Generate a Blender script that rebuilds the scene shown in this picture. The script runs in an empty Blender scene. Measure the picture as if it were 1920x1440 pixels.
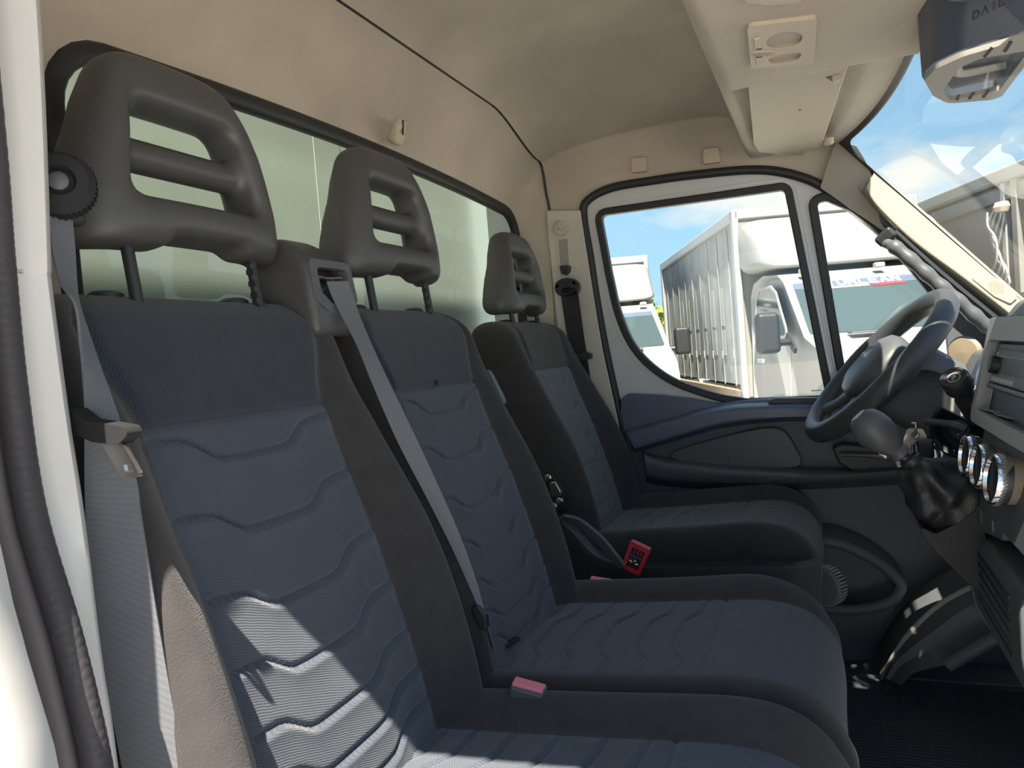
import bpy, bmesh, math, random
import numpy as np
from mathutils import Vector, Matrix
random.seed(4)
PI = math.pi
SC = bpy.context.scene
COL = SC.collection

# ------------------------------------------------------------------ camera
cam_d = bpy.data.cameras.new('camera')
cam_d.sensor_width = 36.0
cam_d.lens = 26.0
cam_d.clip_start = 0.02
cam_d.clip_end = 500
cam = bpy.data.objects.new('camera', cam_d)
COL.objects.link(cam)
YAW, PITCH, ROLL = math.radians(23.0), math.radians(-2.2), math.radians(4.5)
fwd = Vector((-math.sin(YAW) * math.cos(PITCH), math.cos(YAW) * math.cos(PITCH), math.sin(PITCH)))
r0 = fwd.cross(Vector((0, 0, 1))).normalized()
u0 = r0.cross(fwd)
rgt = r0 * math.cos(ROLL) - u0 * math.sin(ROLL)
upv = r0 * math.sin(ROLL) + u0 * math.cos(ROLL)
mw = Matrix.Identity(4)
for i in range(3):
    mw[i][0], mw[i][1], mw[i][2] = rgt[i], upv[i], -fwd[i]
mw[2][3] = 1.0
cam.matrix_world = mw
SC.camera = cam

# ------------------------------------------------------------------ light
SUN_E = 11.8
SKY_S = 0.88
EXPO = 0.65
sun_d = bpy.data.lights.new('sun', 'SUN')
sun_d.energy = SUN_E
sun_d.color = (1.0, 0.875, 0.72)
sun_d.angle = 0.009
sun = bpy.data.objects.new('sun', sun_d)
COL.objects.link(sun)
sun.location = (3, -5, 8)
sun.rotation_euler = Vector((0.20, -1.0, 1.70)).to_track_quat('Z', 'Y').to_euler()

world = bpy.data.worlds.new('sky')
SC.world = world
world.use_nodes = True
nt = world.node_tree
nt.nodes.clear()
def wn(t, **k):
    n = nt.nodes.new(t)
    for a, b in k.items():
        setattr(n, a, b)
    return n
wo = wn('ShaderNodeOutputWorld'); bg = wn('ShaderNodeBackground')
tc = wn('ShaderNodeTexCoord'); sx = wn('ShaderNodeSeparateXYZ')
nt.links.new(tc.outputs['Generated'], sx.inputs[0])
rp = wn('ShaderNodeValToRGB')
el = rp.color_ramp.elements
el[0].position = 0.0; el[0].color = (0.50, 0.72, 0.86, 1)
el[1].position = 1.0; el[1].color = (0.13, 0.30, 0.62, 1)
e2 = el.new(0.12); e2.color = (0.40, 0.66, 0.87, 1)
e3 = el.new(0.40); e3.color = (0.28, 0.51, 0.76, 1)
nt.links.new(sx.outputs[2], rp.inputs[0])
mp = wn('ShaderNodeMapping'); mp.inputs['Scale'].default_value = (1, 1, 2.2); mp.inputs['Location'].default_value = (3.15, 0.4, 1.7)
nt.links.new(tc.outputs['Generated'], mp.inputs[0])
nz = wn('ShaderNodeTexNoise'); nz.inputs['Scale'].default_value = 3.2; nz.inputs['Detail'].default_value = 6; nz.inputs['Roughness'].default_value = 0.55
nt.links.new(mp.outputs[0], nz.inputs['Vector'])
cr_ = wn('ShaderNodeValToRGB'); cr_.color_ramp.elements[0].position = 0.52; cr_.color_ramp.elements[1].position = 0.64
nt.links.new(nz.outputs[0], cr_.inputs[0])
mx = wn('ShaderNodeMix', data_type='RGBA')
nt.links.new(cr_.outputs[0], mx.inputs[0]); nt.links.new(rp.outputs[0], mx.inputs[6]); mx.inputs[7].default_value = (0.86, 0.84, 0.80, 1)
nt.links.new(mx.outputs[2], bg.inputs[0]); bg.inputs[1].default_value = SKY_S
nt.links.new(bg.outputs[0], wo.inputs[0])

SC.view_settings.view_transform = 'Standard'
SC.view_settings.look = 'None'
SC.view_settings.gamma = 1.0
SC.view_settings.use_curve_mapping = False
SC.view_settings.exposure = EXPO

# ------------------------------------------------------------------ helpers
def cr(pts, n=8, closed=False):
    """Catmull-Rom through points of any dimension"""
    P = [np.array(p, float) for p in pts]
    out = []
    N = len(P)
    segs = N if closed else N - 1
    for i in range(segs):
        if closed:
            a, b, c, d = P[(i - 1) % N], P[i], P[(i + 1) % N], P[(i + 2) % N]
        else:
            b, c = P[i], P[i + 1]
            a = P[i - 1] if i else 2 * b - c
            d = P[i + 2] if i + 2 < N else 2 * c - b
        for k in range(n):
            t = k / n
            out.append(0.5 * (2 * b + (c - a) * t + (2 * a - 5 * b + 4 * c - d) * t * t + (3 * b - a - 3 * c + d) * t ** 3))
    if not closed:
        out.append(P[-1])
    return [tuple(p) for p in out]

def fillet(poly, r, n=5):
    """round the corners of a closed 2D polygon; r is one radius or one per corner"""
    N = len(poly); out = []
    rr = r if isinstance(r, (list, tuple)) else [r] * N
    for i in range(N):
        p, a, b = Vector(poly[i]), Vector(poly[i - 1]), Vector(poly[(i + 1) % N])
        u, v = (a - p), (b - p)
        lu, lv = u.length, v.length
        u.normalize(); v.normalize()
        ang = max(1e-3, u.angle(v))
        d = min(rr[i] / math.tan(ang / 2), lu * .49, lv * .49)
        if d < 1e-6:
            out.append(tuple(p)); continue
        s, e = p + u * d, p + v * d
        for k in range(n + 1):
            t = k / n
            out.append(tuple((1 - t) ** 2 * s + 2 * t * (1 - t) * p + t * t * e))
    return out

def circ(cx, cy, rx, ry=None, n=24):
    ry = rx if ry is None else ry
    return [(cx + rx * math.cos(2 * PI * k / n), cy + ry * math.sin(2 * PI * k / n)) for k in range(n)]

def frame(o, ex, ey, ez=None):
    o, ex, ey = Vector(o), Vector(ex).normalized(), Vector(ey).normalized()
    ez = Vector(ez).normalized() if ez is not None else ex.cross(ey).normalized()
    return lambda a, b, c: o + ex * a + ey * b + ez * c
FXZ = lambda a, b, c: Vector((a, c, b))
FYZ = lambda a, b, c: Vector((c, a, b))
FXY = lambda a, b, c: Vector((a, b, c))

def wloc(o):
    v = Vector((0, 0, 0))
    while o is not None:
        v += o.location; o = o.parent
    return v

class MB:
    def __init__(s):
        s.v, s.f, s.m = [], [], []
    def add(s, vs, fs, m=0):
        b = len(s.v)
        s.v += [tuple(map(float, v)) for v in vs]
        s.f += [tuple(b + i for i in f) for f in fs]
        s.m += [m] * len(fs)
        return s
    def box(s, c, d, fr=FXY, m=0):
        a, b, e = d[0] / 2, d[1] / 2, d[2] / 2
        vs = [fr(c[0] + i * a, c[1] + j * b, c[2] + k * e) for i in (-1, 1) for j in (-1, 1) for k in (-1, 1)]
        return s.add(vs, [(0, 1, 3, 2), (4, 6, 7, 5), (0, 4, 5, 1), (2, 3, 7, 6), (0, 2, 6, 4), (1, 5, 7, 3)], m)
    def loft(s, rings, closed=True, caps=True, m=0):
        n = len(rings[0]); vs = [p for r in rings for p in r]; fs = []
        e = n if closed else n - 1
        for i in range(len(rings) - 1):
            for j in range(e):
                k = (j + 1) % n
                fs.append((i * n + j, i * n + k, (i + 1) * n + k, (i + 1) * n + j))
        if caps and closed:
            fs.append(tuple(range(n))[::-1]); fs.append(tuple((len(rings) - 1) * n + j for j in range(n)))
        return s.add(vs, fs, m)
    def tube(s, pts, r, n=10, caps=True, m=0, flat=1.0, up=(0, 0, 1)):
        P = [Vector(p) for p in pts]; rings = []
        rr = r if isinstance(r, (list, tuple)) else [r] * len(P)
        pu = None
        for i, p in enumerate(P):
            t = (P[min(i + 1, len(P) - 1)] - P[max(i - 1, 0)]).normalized()
            a = (Vector(up) if pu is None else pu)
            a = a - t * a.dot(t)
            if a.length < 1e-4:
                a = Vector((1, 0, 0)) - t * t.x
            a.normalize(); pu = a
            b = t.cross(a)
            rings.append([p + (a * math.cos(2 * PI * k / n) * flat + b * math.sin(2 * PI * k / n)) * rr[i] for k in range(n)])
        return s.loft(rings, True, caps, m)
    def lathe(s, prof, o, ax, n=32, m=0, caps=True):
        o, ax = Vector(o), Vector(ax).normalized()
        a = ax.orthogonal().normalized(); b = ax.cross(a)
        rings = [[o + ax * h + (a * math.cos(2 * PI * k / n) + b * math.sin(2 * PI * k / n)) * max(r, 1e-5) for k in range(n)] for r, h in prof]
        return s.loft(rings, True, caps, m)
    def prism(s, poly, fr, t0, t1, m=0):
        n = len(poly)
        vs = [fr(p[0], p[1], t0) for p in poly] + [fr(p[0], p[1], t1) for p in poly]
        fs = [tuple(range(n))[::-1], tuple(range(n, 2 * n))] + [(i, (i + 1) % n, n + (i + 1) % n, n + i) for i in range(n)]
        return s.add(vs, fs, m)
    def plate(s, outer, holes, fr, t0, t1, m=0):
        bm = bmesh.new(); loops = []; es = []
        for lp in [outer] + list(holes):
            vs = [bm.verts.new((p[0], p[1], 0)) for p in lp]
            loops.append(vs)
            for i in range(len(vs)):
                es.append(bm.edges.new((vs[i], vs[(i + 1) % len(vs)])))
        bmesh.ops.triangle_fill(bm, edges=es, use_beauty=True, use_dissolve=False)
        bm.verts.index_update()
        n = len(bm.verts)
        co = [v.co.copy() for v in bm.verts]
        fs = []
        for f in bm.faces:
            ix = [v.index for v in f.verts]
            fs.append(tuple(ix)); fs.append(tuple(i + n for i in reversed(ix)))
        for vs in loops:
            for i in range(len(vs)):
                a, b = vs[i].index, vs[(i + 1) % len(vs)].index
                fs.append((a, b, b + n, a + n))
        bm.free()
        return s.add([fr(c.x, c.y, t0) for c in co] + [fr(c.x, c.y, t1) for c in co], fs, m)
    def ribbon(s, cs, ws, thick, m=0):
        """strip: centre points, half-width vectors"""
        rings = []
        for i, c in enumerate(cs):
            c, w = Vector(c), Vector(ws[i])
            t = Vector(cs[min(i + 1, len(cs) - 1)]) - Vector(cs[max(i - 1, 0)])
            nn = t.cross(w).normalized() * thick / 2
            rings.append([c - w + nn, c + w + nn, c + w - nn, c - w - nn])
        return s.loft(rings, True, True, m)
    def build(s, name, mats, parent=None, smooth=True, ang=38, bevel=0, bseg=2, subsurf=0, recalc=True, loc=None, doubles=False):
        me = bpy.data.meshes.new(name)
        off = wloc(parent) if parent is not None else Vector((0, 0, 0))
        if loc is not None:
            off = Vector(loc)
        me.from_pydata([(v[0] - off.x, v[1] - off.y, v[2] - off.z) for v in s.v], [], s.f)
        if not isinstance(mats, (list, tuple)):
            mats = [mats]
        for m in mats:
            me.materials.append(m)
        if len(mats) > 1:
            me.polygons.foreach_set('material_index', s.m)
        if recalc:
            bm = bmesh.new(); bm.from_mesh(me)
            if doubles:
                bmesh.ops.remove_doubles(bm, verts=bm.verts, dist=1e-5)
            bmesh.ops.recalc_face_normals(bm, faces=bm.faces)
            bm.to_mesh(me); bm.free()
        o = bpy.data.objects.new(name, me)
        COL.objects.link(o)
        if parent is not None:
            o.parent = parent
        if loc is not None:
            o.location = loc
        if smooth:
            me.polygons.foreach_set('use_smooth', [True] * len(me.polygons))
            if not bevel and ang < 180:
                me.set_sharp_from_angle(angle=math.radians(ang))
        if bevel:
            b = o.modifiers.new('bevel', 'BEVEL')
            b.width = bevel; b.segments = bseg; b.limit_method = 'ANGLE'; b.angle_limit = math.radians(30)
            b.harden_normals = True; b.use_clamp_overlap = True
        if subsurf:
            m = o.modifiers.new('sub', 'SUBSURF'); m.levels = subsurf; m.render_levels = subsurf
        return o

def empty(name, loc):
    o = bpy.data.objects.new(name, None)
    o.empty_display_size = 0.05
    COL.objects.link(o); o.location = loc
    return o
def tag(o, label=None, cat=None, group=None, kind=None):
    if label: o['label'] = label
    if cat: o['category'] = cat
    if group: o['group'] = group
    if kind: o['kind'] = kind
    return o
def copy_tree(o, parent=None):
    c = o.copy(); COL.objects.link(c)
    if parent is not None:
        c.parent = parent
    for ch in list(o.children):
        copy_tree(ch, c)
    return c

def nets(f, lo, hi, h):
    """naive surface nets of the zero level of f (numpy arrays in, numpy out)"""
    ax = [np.arange(lo[i] - 2 * h, hi[i] + 2.5 * h, h) for i in range(3)]
    X, Y, Z = np.meshgrid(*ax, indexing='ij')
    D = f(X, Y, Z)
    S = D < 0
    nx, ny, nz_ = D.shape
    c = np.zeros((nx - 1, ny - 1, nz_ - 1), int)
    acc = np.zeros((nx - 1, ny - 1, nz_ - 1, 3)); cnt = np.zeros((nx - 1, ny - 1, nz_ - 1))
    corner = [(i, j, k) for i in (0, 1) for j in (0, 1) for k in (0, 1)]
    sl = lambda i, n: slice(i, n - 1 + i)
    for a in corner:
        for d in range(3):
            if a[d] == 1:
                continue
            b = list(a); b[d] = 1
            da = D[sl(a[0], nx), sl(a[1], ny), sl(a[2], nz_)]; db = D[sl(b[0], nx), sl(b[1], ny), sl(b[2], nz_)]
            cross = (da < 0) != (db < 0)
            t = np.where(cross, da / np.where(cross, da - db, 1), 0)
            p = [np.full(da.shape, float(a[i])) for i in range(3)]
            p[d] = t
            for i in range(3):
                acc[..., i] += np.where(cross, p[i], 0)
            cnt += cross
    ok = cnt > 0
    idx = -np.ones(ok.shape, int); idx[ok] = np.arange(ok.sum())
    ii = np.argwhere(ok)
    vs = (ii + acc[ok] / cnt[ok][:, None]) * h + np.array([a[0] for a in ax])
    fs = []
    for d in range(3):
        e, g = (d + 1) % 3, (d + 2) % 3
        sa = [slice(1, n - 1) for n in D.shape]; sa[d] = slice(0, D.shape[d] - 1)
        sb = list(sa); sb[d] = slice(1, D.shape[d])
        cross = S[tuple(sa)] != S[tuple(sb)]
        for q in np.argwhere(cross):
            base = q.copy()
            for k in range(3):
                if k != d:
                    base[k] += 1
            quad = []
            for (de, dg) in ((0, 0), (1, 0), (1, 1), (0, 1)):
                p = base.copy(); p[e] -= de; p[g] -= dg
                quad.append(idx[tuple(p)])
            if S[tuple(base)]:
                quad = quad[::-1]
            fs.append(tuple(int(x) for x in quad))
    return vs, fs
def smax(a, b, k):
    h = np.clip(0.5 - 0.5 * (b - a) / k, 0, 1)
    return b + (a - b) * h + k * h * (1 - h)
def smin(a, b, k):
    return -smax(-a, -b, k)
def rbox(X, Y, Z, c, d, r):
    qx, qy, qz = np.abs(X - c[0]) - d[0] + r, np.abs(Y - c[1]) - d[1] + r, np.abs(Z - c[2]) - d[2] + r
    return np.sqrt(np.maximum(qx, 0) ** 2 + np.maximum(qy, 0) ** 2 + np.maximum(qz, 0) ** 2) + np.minimum(np.maximum(qx, np.maximum(qy, qz)), 0) - r

# ------------------------------------------------------------------ materials
def mat(name, color, rough=0.5, metal=0.0, bump=0.0, bscale=300, var=0.0, vscale=6, sheen=0.0, spec=0.5, coat=0.0, emit=None):
    m = bpy.data.materials.new(name); m.use_nodes = True
    n = m.node_tree; p = n.nodes['Principled BSDF']
    p.inputs['Base Color'].default_value = (*color, 1)
    p.inputs['Roughness'].default_value = rough; p.inputs['Metallic'].default_value = metal
    p.inputs['Specular IOR Level'].default_value = spec
    if sheen:
        p.inputs['Sheen Weight'].default_value = sheen; p.inputs['Sheen Roughness'].default_value = 0.5
    if coat:
        p.inputs['Coat Weight'].default_value = coat; p.inputs['Coat Roughness'].default_value = 0.05
    t = n.nodes.new('ShaderNodeTexCoord')
    if bump:
        z = n.nodes.new('ShaderNodeTexNoise'); z.inputs['Scale'].default_value = bscale; z.inputs['Detail'].default_value = 2
        b = n.nodes.new('ShaderNodeBump'); b.inputs['Strength'].default_value = bump; b.inputs['Distance'].default_value = 0.002
        n.links.new(t.outputs['Object'], z.inputs['Vector']); n.links.new(z.outputs[0], b.inputs['Height']); n.links.new(b.outputs[0], p.inputs['Normal'])
    if var:
        z = n.nodes.new('ShaderNodeTexNoise'); z.inputs['Scale'].default_value = vscale; z.inputs['Detail'].default_value = 5
        r = n.nodes.new('ShaderNodeMapRange'); r.inputs[1].default_value = 0.3; r.inputs[2].default_value = 0.7
        r.inputs[3].default_value = 1 - var; r.inputs[4].default_value = 1 + var
        x = n.nodes.new('ShaderNodeVectorMath'); x.operation = 'SCALE'; x.inputs[0].default_value = color
        n.links.new(t.outputs['Object'], z.inputs['Vector']); n.links.new(z.outputs[0], r.inputs[0]); n.links.new(r.outputs[0], x.inputs['Scale'])
        n.links.new(x.outputs[0], p.inputs['Base Color'])
    return m

def fabric(name, base, dot, pitch, strength, rough=0.95, sheen=0.25, aniso=1.0, power=1.0):
    """woven cloth: two crossed sine waves drive both tint and relief"""
    m = bpy.data.materials.new(name); m.use_nodes = True
    n = m.node_tree; L = n.links.new; p = n.nodes['Principled BSDF']
    p.inputs['Roughness'].default_value = rough; p.inputs['Sheen Weight'].default_value = sheen
    p.inputs['Specular IOR Level'].default_value = 0.25
    t = n.nodes.new('ShaderNodeTexCoord'); s = n.nodes.new('ShaderNodeSeparateXYZ'); L(t.outputs['Object'], s.inputs[0])
    wz = n.nodes.new('ShaderNodeTexNoise'); wz.inputs['Scale'].default_value = 90; L(t.outputs['Object'], wz.inputs['Vector'])
    wm = n.nodes.new('ShaderNodeVectorMath'); wm.operation = 'MULTIPLY_ADD'; L(wz.outputs['Color'], wm.inputs[0]); wm.inputs[1].default_value = (pitch * .5,) * 3; L(t.outputs['Object'], wm.inputs[2])
    L(wm.outputs[0], s.inputs[0])
    def mth(op, a, b=None):
        q = n.nodes.new('ShaderNodeMath'); q.operation = op
        for i, v in enumerate((a, b)):
            if v is None: continue
            if isinstance(v, (int, float)): q.inputs[i].default_value = v
            else: L(v, q.inputs[i])
        return q.outputs[0]
    k = 2 * PI / pitch
    u = mth('SINE', mth('MULTIPLY', mth('ADD', s.outputs[1], mth('MULTIPLY', s.outputs[2], 0.5)), k))
    v = mth('SINE', mth('MULTIPLY', mth('SUBTRACT', mth('ADD', s.outputs[2], mth('MULTIPLY', s.outputs[0], 0.9)), mth('MULTIPLY', s.outputs[1], 0.5)), k * aniso))
    w = mth('MULTIPLY', u, v)
    h = mth('MULTIPLY', mth('ADD', w, 1.0), 0.5)
    z = n.nodes.new('ShaderNodeTexNoise'); z.inputs['Scale'].default_value = 25; z.inputs['Detail'].default_value = 4; L(t.outputs['Object'], z.inputs['Vector'])
    hp = mth('POWER', h, power)
    mxn = n.nodes.new('ShaderNodeMix'); mxn.data_type = 'RGBA'
    mxn.inputs[6].default_value = (*base, 1); mxn.inputs[7].default_value = (*dot, 1); L(hp, mxn.inputs[0])
    mr = n.nodes.new('ShaderNodeMapRange'); mr.inputs[3].default_value = 0.86; mr.inputs[4].default_value = 1.14; L(z.outputs[0], mr.inputs[0])
    sc = n.nodes.new('ShaderNodeVectorMath'); sc.operation = 'SCALE'; L(mxn.outputs[2], sc.inputs[0]); L(mr.outputs[0], sc.inputs['Scale'])
    L(sc.outputs[0], p.inputs['Base Color'])
    b = n.nodes.new('ShaderNodeBump'); b.inputs['Strength'].default_value = strength; b.inputs['Distance'].default_value = 0.001
    L(h, b.inputs['Height']); L(b.outputs[0], p.inputs['Normal'])
    return m

def glass(name, tint, ior=1.5, rough=0.0):
    m = bpy.data.materials.new(name); m.use_nodes = True
    n = m.node_tree; n.nodes.clear(); L = n.links.new
    o = n.nodes.new('ShaderNodeOutputMaterial'); mxs = n.nodes.new('ShaderNodeMixShader')
    tr = n.nodes.new('ShaderNodeBsdfTransparent'); gl = n.nodes.new('ShaderNodeBsdfGlossy'); fr = n.nodes.new('ShaderNodeFresnel')
    tr.inputs[0].default_value = (*tint, 1); gl.inputs['Roughness'].default_value = rough; 
    ge = n.nodes.new('ShaderNodeNewGeometry'); mi = n.nodes.new('ShaderNodeMix')
    mi.inputs[2].default_value = ior; mi.inputs[3].default_value = 1.0 / ior
    L(ge.outputs['Backfacing'], mi.inputs[0]); L(mi.outputs[0], fr.inputs[0])   # thin pane: same reflectance from both sides
    L(fr.outputs[0], mxs.inputs[0]); L(tr.outputs[0], mxs.inputs[1]); L(gl.outputs[0], mxs.inputs[2]); L(mxs.outputs[0], o.inputs[0])
    return m

M = {}
M['insert'] = fabric('blue_grey_seat_weave', (0.042, 0.054, 0.076), (0.090, 0.110, 0.142), 0.0031, 0.5)
M['upper'] = fabric('coarse_navy_seat_weave', (0.020, 0.026, 0.040), (0.052, 0.062, 0.088), 0.0035, 0.55, power=1.6)
M['bolster'] = mat('black_bolster_cloth', (0.047, 0.045, 0.047), 0.95, bump=0.5, bscale=620, var=0.10, vscale=40, sheen=0.2, spec=0.2)
M['drv_insert'] = mat('grey_driver_seat_weave', (0.105, 0.120, 0.134), 0.95, bump=0.3, bscale=600, var=0.10, vscale=40, sheen=0.2, spec=0.2)
M['belt_plain'] = mat('grey_plain_webbing', (0.135, 0.145, 0.165), 0.6, bump=0.15, bscale=900, sheen=0.1)
M['rest'] = mat('headrest_soft_vinyl', (0.080, 0.080, 0.082), 0.40, bump=0.12, bscale=1500)
M['black'] = mat('black_plastic', (0.028, 0.030, 0.034), 0.45, bump=0.1, bscale=900)
M['matte'] = mat('matte_black_plastic', (0.022, 0.023, 0.026), 0.7, spec=0.25)
M['satin'] = mat('satin_black_trim', (0.092, 0.096, 0.104), 0.42, bump=0.12, bscale=1100)
M['dark'] = mat('dark_grey_plastic', (0.105, 0.112, 0.125), 0.55, bump=0.15, bscale=900)
M['navy'] = mat('sky_tinted_door_trim', (0.095, 0.125, 0.185), 0.34, bump=0.1, bscale=900)  # blue sheen of the sky put into grey plastic's base colour
M['rubber'] = mat('black_rubber', (0.026, 0.025, 0.027), 0.55, bump=0.2, bscale=500)
M['seal'] = mat('grey_door_rubber', (0.045, 0.042, 0.048), 0.6, bump=0.25, bscale=260)
M['seal2'] = mat('grey_smooth_door_rubber', (0.15, 0.135, 0.142), 0.55, bump=0.1, bscale=260)
M['deep'] = mat('deep_black_console', (0.012, 0.012, 0.014), 0.6)
M['gasket'] = mat('window_gasket_rubber', (0.024, 0.026, 0.030), 0.5)
M['frit'] = mat('black_printed_border', (0.010, 0.011, 0.012), 0.3)
M['liner'] = mat('beige_headliner_felt', (0.52, 0.465, 0.395), 0.95, bump=0.55, bscale=520, var=0.12, vscale=5, sheen=0.2)
M['beige'] = mat('beige_hard_plastic', (0.55, 0.49, 0.39), 0.5, bump=0.06, bscale=900)
M['visor'] = mat('sun_visor_vinyl', (0.50, 0.45, 0.36), 0.6, bump=0.15, bscale=700)
M['cream'] = mat('cream_pillar_plastic', (0.31, 0.285, 0.235), 0.5, bump=0.06, bscale=900)
M['paint'] = mat('white_door_paint', (0.62, 0.64, 0.66), 0.22, coat=0.5)
M['paint2'] = mat('white_pillar_paint', (0.66, 0.66, 0.65), 0.35, bump=0.02, bscale=60)
M['belt'] = fabric('grey_belt_webbing', (0.110, 0.120, 0.140), (0.140, 0.150, 0.172), 0.0024, 0.25, rough=0.6, sheen=0.1, aniso=1.0)
M['beltblack'] = mat('black_belt_webbing', (0.030, 0.032, 0.036), 0.6, bump=0.2, bscale=900)
M['chrome'] = mat('chrome', (0.80, 0.79, 0.77), 0.12, 1.0)
M['steel'] = mat('brushed_steel', (0.62, 0.60, 0.57), 0.28, 1.0, bump=0.05, bscale=300)
M['red'] = mat('red_buckle_plastic', (0.62, 0.035, 0.060), 0.45)
M['pink'] = mat('faded_red_button', (0.90, 0.26, 0.34), 0.5)
M['wheel'] = mat('steering_wheel_rubber', (0.050, 0.054, 0.060), 0.42, bump=0.12, bscale=1000)
M['grey'] = mat('grey_plastic', (0.36, 0.355, 0.34), 0.45, bump=0.12, bscale=900)
M['lgrey'] = mat('light_grey_plastic', (0.33, 0.32, 0.30), 0.5, bump=0.1, bscale=900)
M['leather'] = mat('black_leatherette', (0.022, 0.022, 0.025), 0.42, bump=0.3, bscale=420)
M['card'] = mat('cream_card_tag', (0.62, 0.52, 0.42), 0.8)
M['clear'] = glass('clear_glass', (0.92, 0.95, 0.95), 1.45)
M['screenglass'] = glass('tinted_windscreen_glass', (0.82, 0.87, 0.88), 1.45)
M['pillar'] = mat('off_white_pillar_plastic', (0.58, 0.55, 0.50), 0.5, bump=0.06, bscale=900)
M['rearglass'] = glass('green_tinted_rear_glass', (0.72, 0.83, 0.77), 1.6)
M['screen'] = mat('grey_display', (0.16, 0.18, 0.19), 0.2)
M['mat'] = mat('black_rubber_mat', (0.075, 0.082, 0.095), 0.5, bump=0.2, bscale=300)
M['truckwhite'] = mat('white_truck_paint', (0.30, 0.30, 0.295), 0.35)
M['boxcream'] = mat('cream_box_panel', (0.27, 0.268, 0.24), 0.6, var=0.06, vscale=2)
M['boxgrey'] = mat('weathered_grey_curtain', (0.34, 0.355, 0.345), 0.6, var=0.16, vscale=2.5)
M['alu'] = mat('dull_aluminium', (0.42, 0.43, 0.43), 0.5, 0.3)
M['truckglass'] = mat('dark_truck_glass', (0.055, 0.078, 0.080), 0.06, spec=0.7)
M['asphalt'] = mat('pale_concrete_yard', (0.58, 0.55, 0.50), 0.9, var=0.12, vscale=0.6, bump=0.3, bscale=30)
M['leaf'] = mat('tree_leaves', (0.20, 0.26, 0.04), 0.7, var=0.3, vscale=3)
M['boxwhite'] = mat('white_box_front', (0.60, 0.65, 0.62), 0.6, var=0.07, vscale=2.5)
M['letter'] = mat('white_lettering', (0.75, 0.73, 0.68), 0.6)
M['ink'] = mat('dark_print', (0.02, 0.02, 0.03), 0.6)
M['tan'] = mat('tan_vent_plastic', (0.30, 0.24, 0.17), 0.6)

# ================================================================== SETTING
def lerp(a, b, t):
    return a + (b - a) * t
def sst(a, b, x):
    t = np.clip((x - a) / (b - a), 0, 1)
    return t * t * (3 - 2 * t)
def offset(poly, d):
    """grow (+) or shrink (-) a closed 2D outline"""
    n = len(poly); out = []
    area = sum(poly[i - 1][0] * poly[i][1] - poly[i][0] * poly[i - 1][1] for i in range(n))
    sg = 1 if area > 0 else -1
    for i in range(n):
        a, p, b = Vector(poly[i - 1]), Vector(poly[i]), Vector(poly[(i + 1) % n])
        t1, t2 = (p - a).normalized(), (b - p).normalized()
        n1, n2 = Vector((t1.y, -t1.x)) * sg, Vector((t2.y, -t2.x)) * sg
        q = (n1 + n2)
        q = q / max(0.5, q.length_squared) * 2 if q.length > 1e-6 else n1
        out.append(tuple(p + q * d))
    return out

# ground outside
tag(MB().box((0, 20, -0.65), (120, 120, 0.1)).build('ground', M['asphalt'], smooth=False), kind='structure')

# outline of the far door opening (x, z)
DOOR = cr([(-0.44, 0.30), (-0.500, 0.62), (-0.527, 0.816), (-0.552, 0.989), (-0.568, 1.13), (-0.578, 1.258), (-0.588, 1.375), (-0.570, 1.410), (-0.504, 1.430),
           (-0.395, 1.431), (-0.289, 1.428), (-0.13, 1.415), (-0.031, 1.381), (0.039, 1.331), (0.129, 1.24), (0.193, 1.162), (0.358, 0.983), (0.43, 0.86), (0.45, 0.60), (0.42, 0.30)], 5)
# --- far side body wall with the door hole
wl = MB().plate([(-0.9, 0.02), (-0.9, 1.74), (-0.02, 1.74), (0.098, 1.405), (0.398, 1.02), (0.50, 0.90), (1.0, 0.86), (1.0, 0.02)], [DOOR], FXZ, 2.03, 2.07)
tag(wl.build('wall_left', M['paint'], smooth=False), kind='structure')
# --- near side body wall, its front edge is the open passenger doorway
near = [(-0.9, 0.02), (-0.9, 1.74), (0.10, 1.74), (0.17, 1.47)] + cr([(0.12, 1.43), (0.0, 1.418), (-0.2, 1.412), (-0.36, 1.411), (-0.405, 1.404), (-0.434, 1.375), (-0.441, 1.25), (-0.441, 1.1), (-0.441, 0.6)], 5) + [(-0.441, 0.02)]
wr = empty('wall_right', (-0.6, 0.25, 0.02)); tag(wr, kind='structure')
MB().prism(near, FXZ, 0.19, 0.22).build('body_side', M['paint2'], wr, smooth=False)
PY_, SY_ = 0.362, 0.322          # depth of the pillar's inner edge and of its rubber seal
edge_r = [(x * PY_ / 0.345, PY_, 1 + (z - 1) * PY_ / 0.345) for x, z in cr([(-0.455, 1.42), (-0.456, 1.25), (-0.470, 1.09), (-0.472, 1.08), (-0.468, 0.985), (-0.463, 0.915), (-0.460, 0.82), (-0.455, 0.74), (-0.45, 0.5), (-0.45, 0.1)], 6)]
q_ = SY_ / 0.208
s1 = [(p[0] * q_, SY_, 1 + (p[1] - 1) * q_) for p in cr([(-0.3165, 1.25), (-0.3175, 1.11), (-0.3195, 1.059), (-0.320, 1.005), (-0.316, 0.949), (-0.301, 0.894), (-0.291, 0.84), (-0.287, 0.78), (-0.282, 0.68)], 64)]
_sz = [p[2] for p in s1][::-1]; _sx = [p[0] for p in s1][::-1]
def s_at(z):      # where the rubber bead runs on the pillar face
    return float(np.interp(z, _sz, _sx))
def o_at(z):
    return float(np.interp(z, [0.5, 0.7, 0.80, 0.87, 0.95, 1.1], [-0.392, -0.400, -0.415, -0.436, -0.450, -0.450]))
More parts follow.
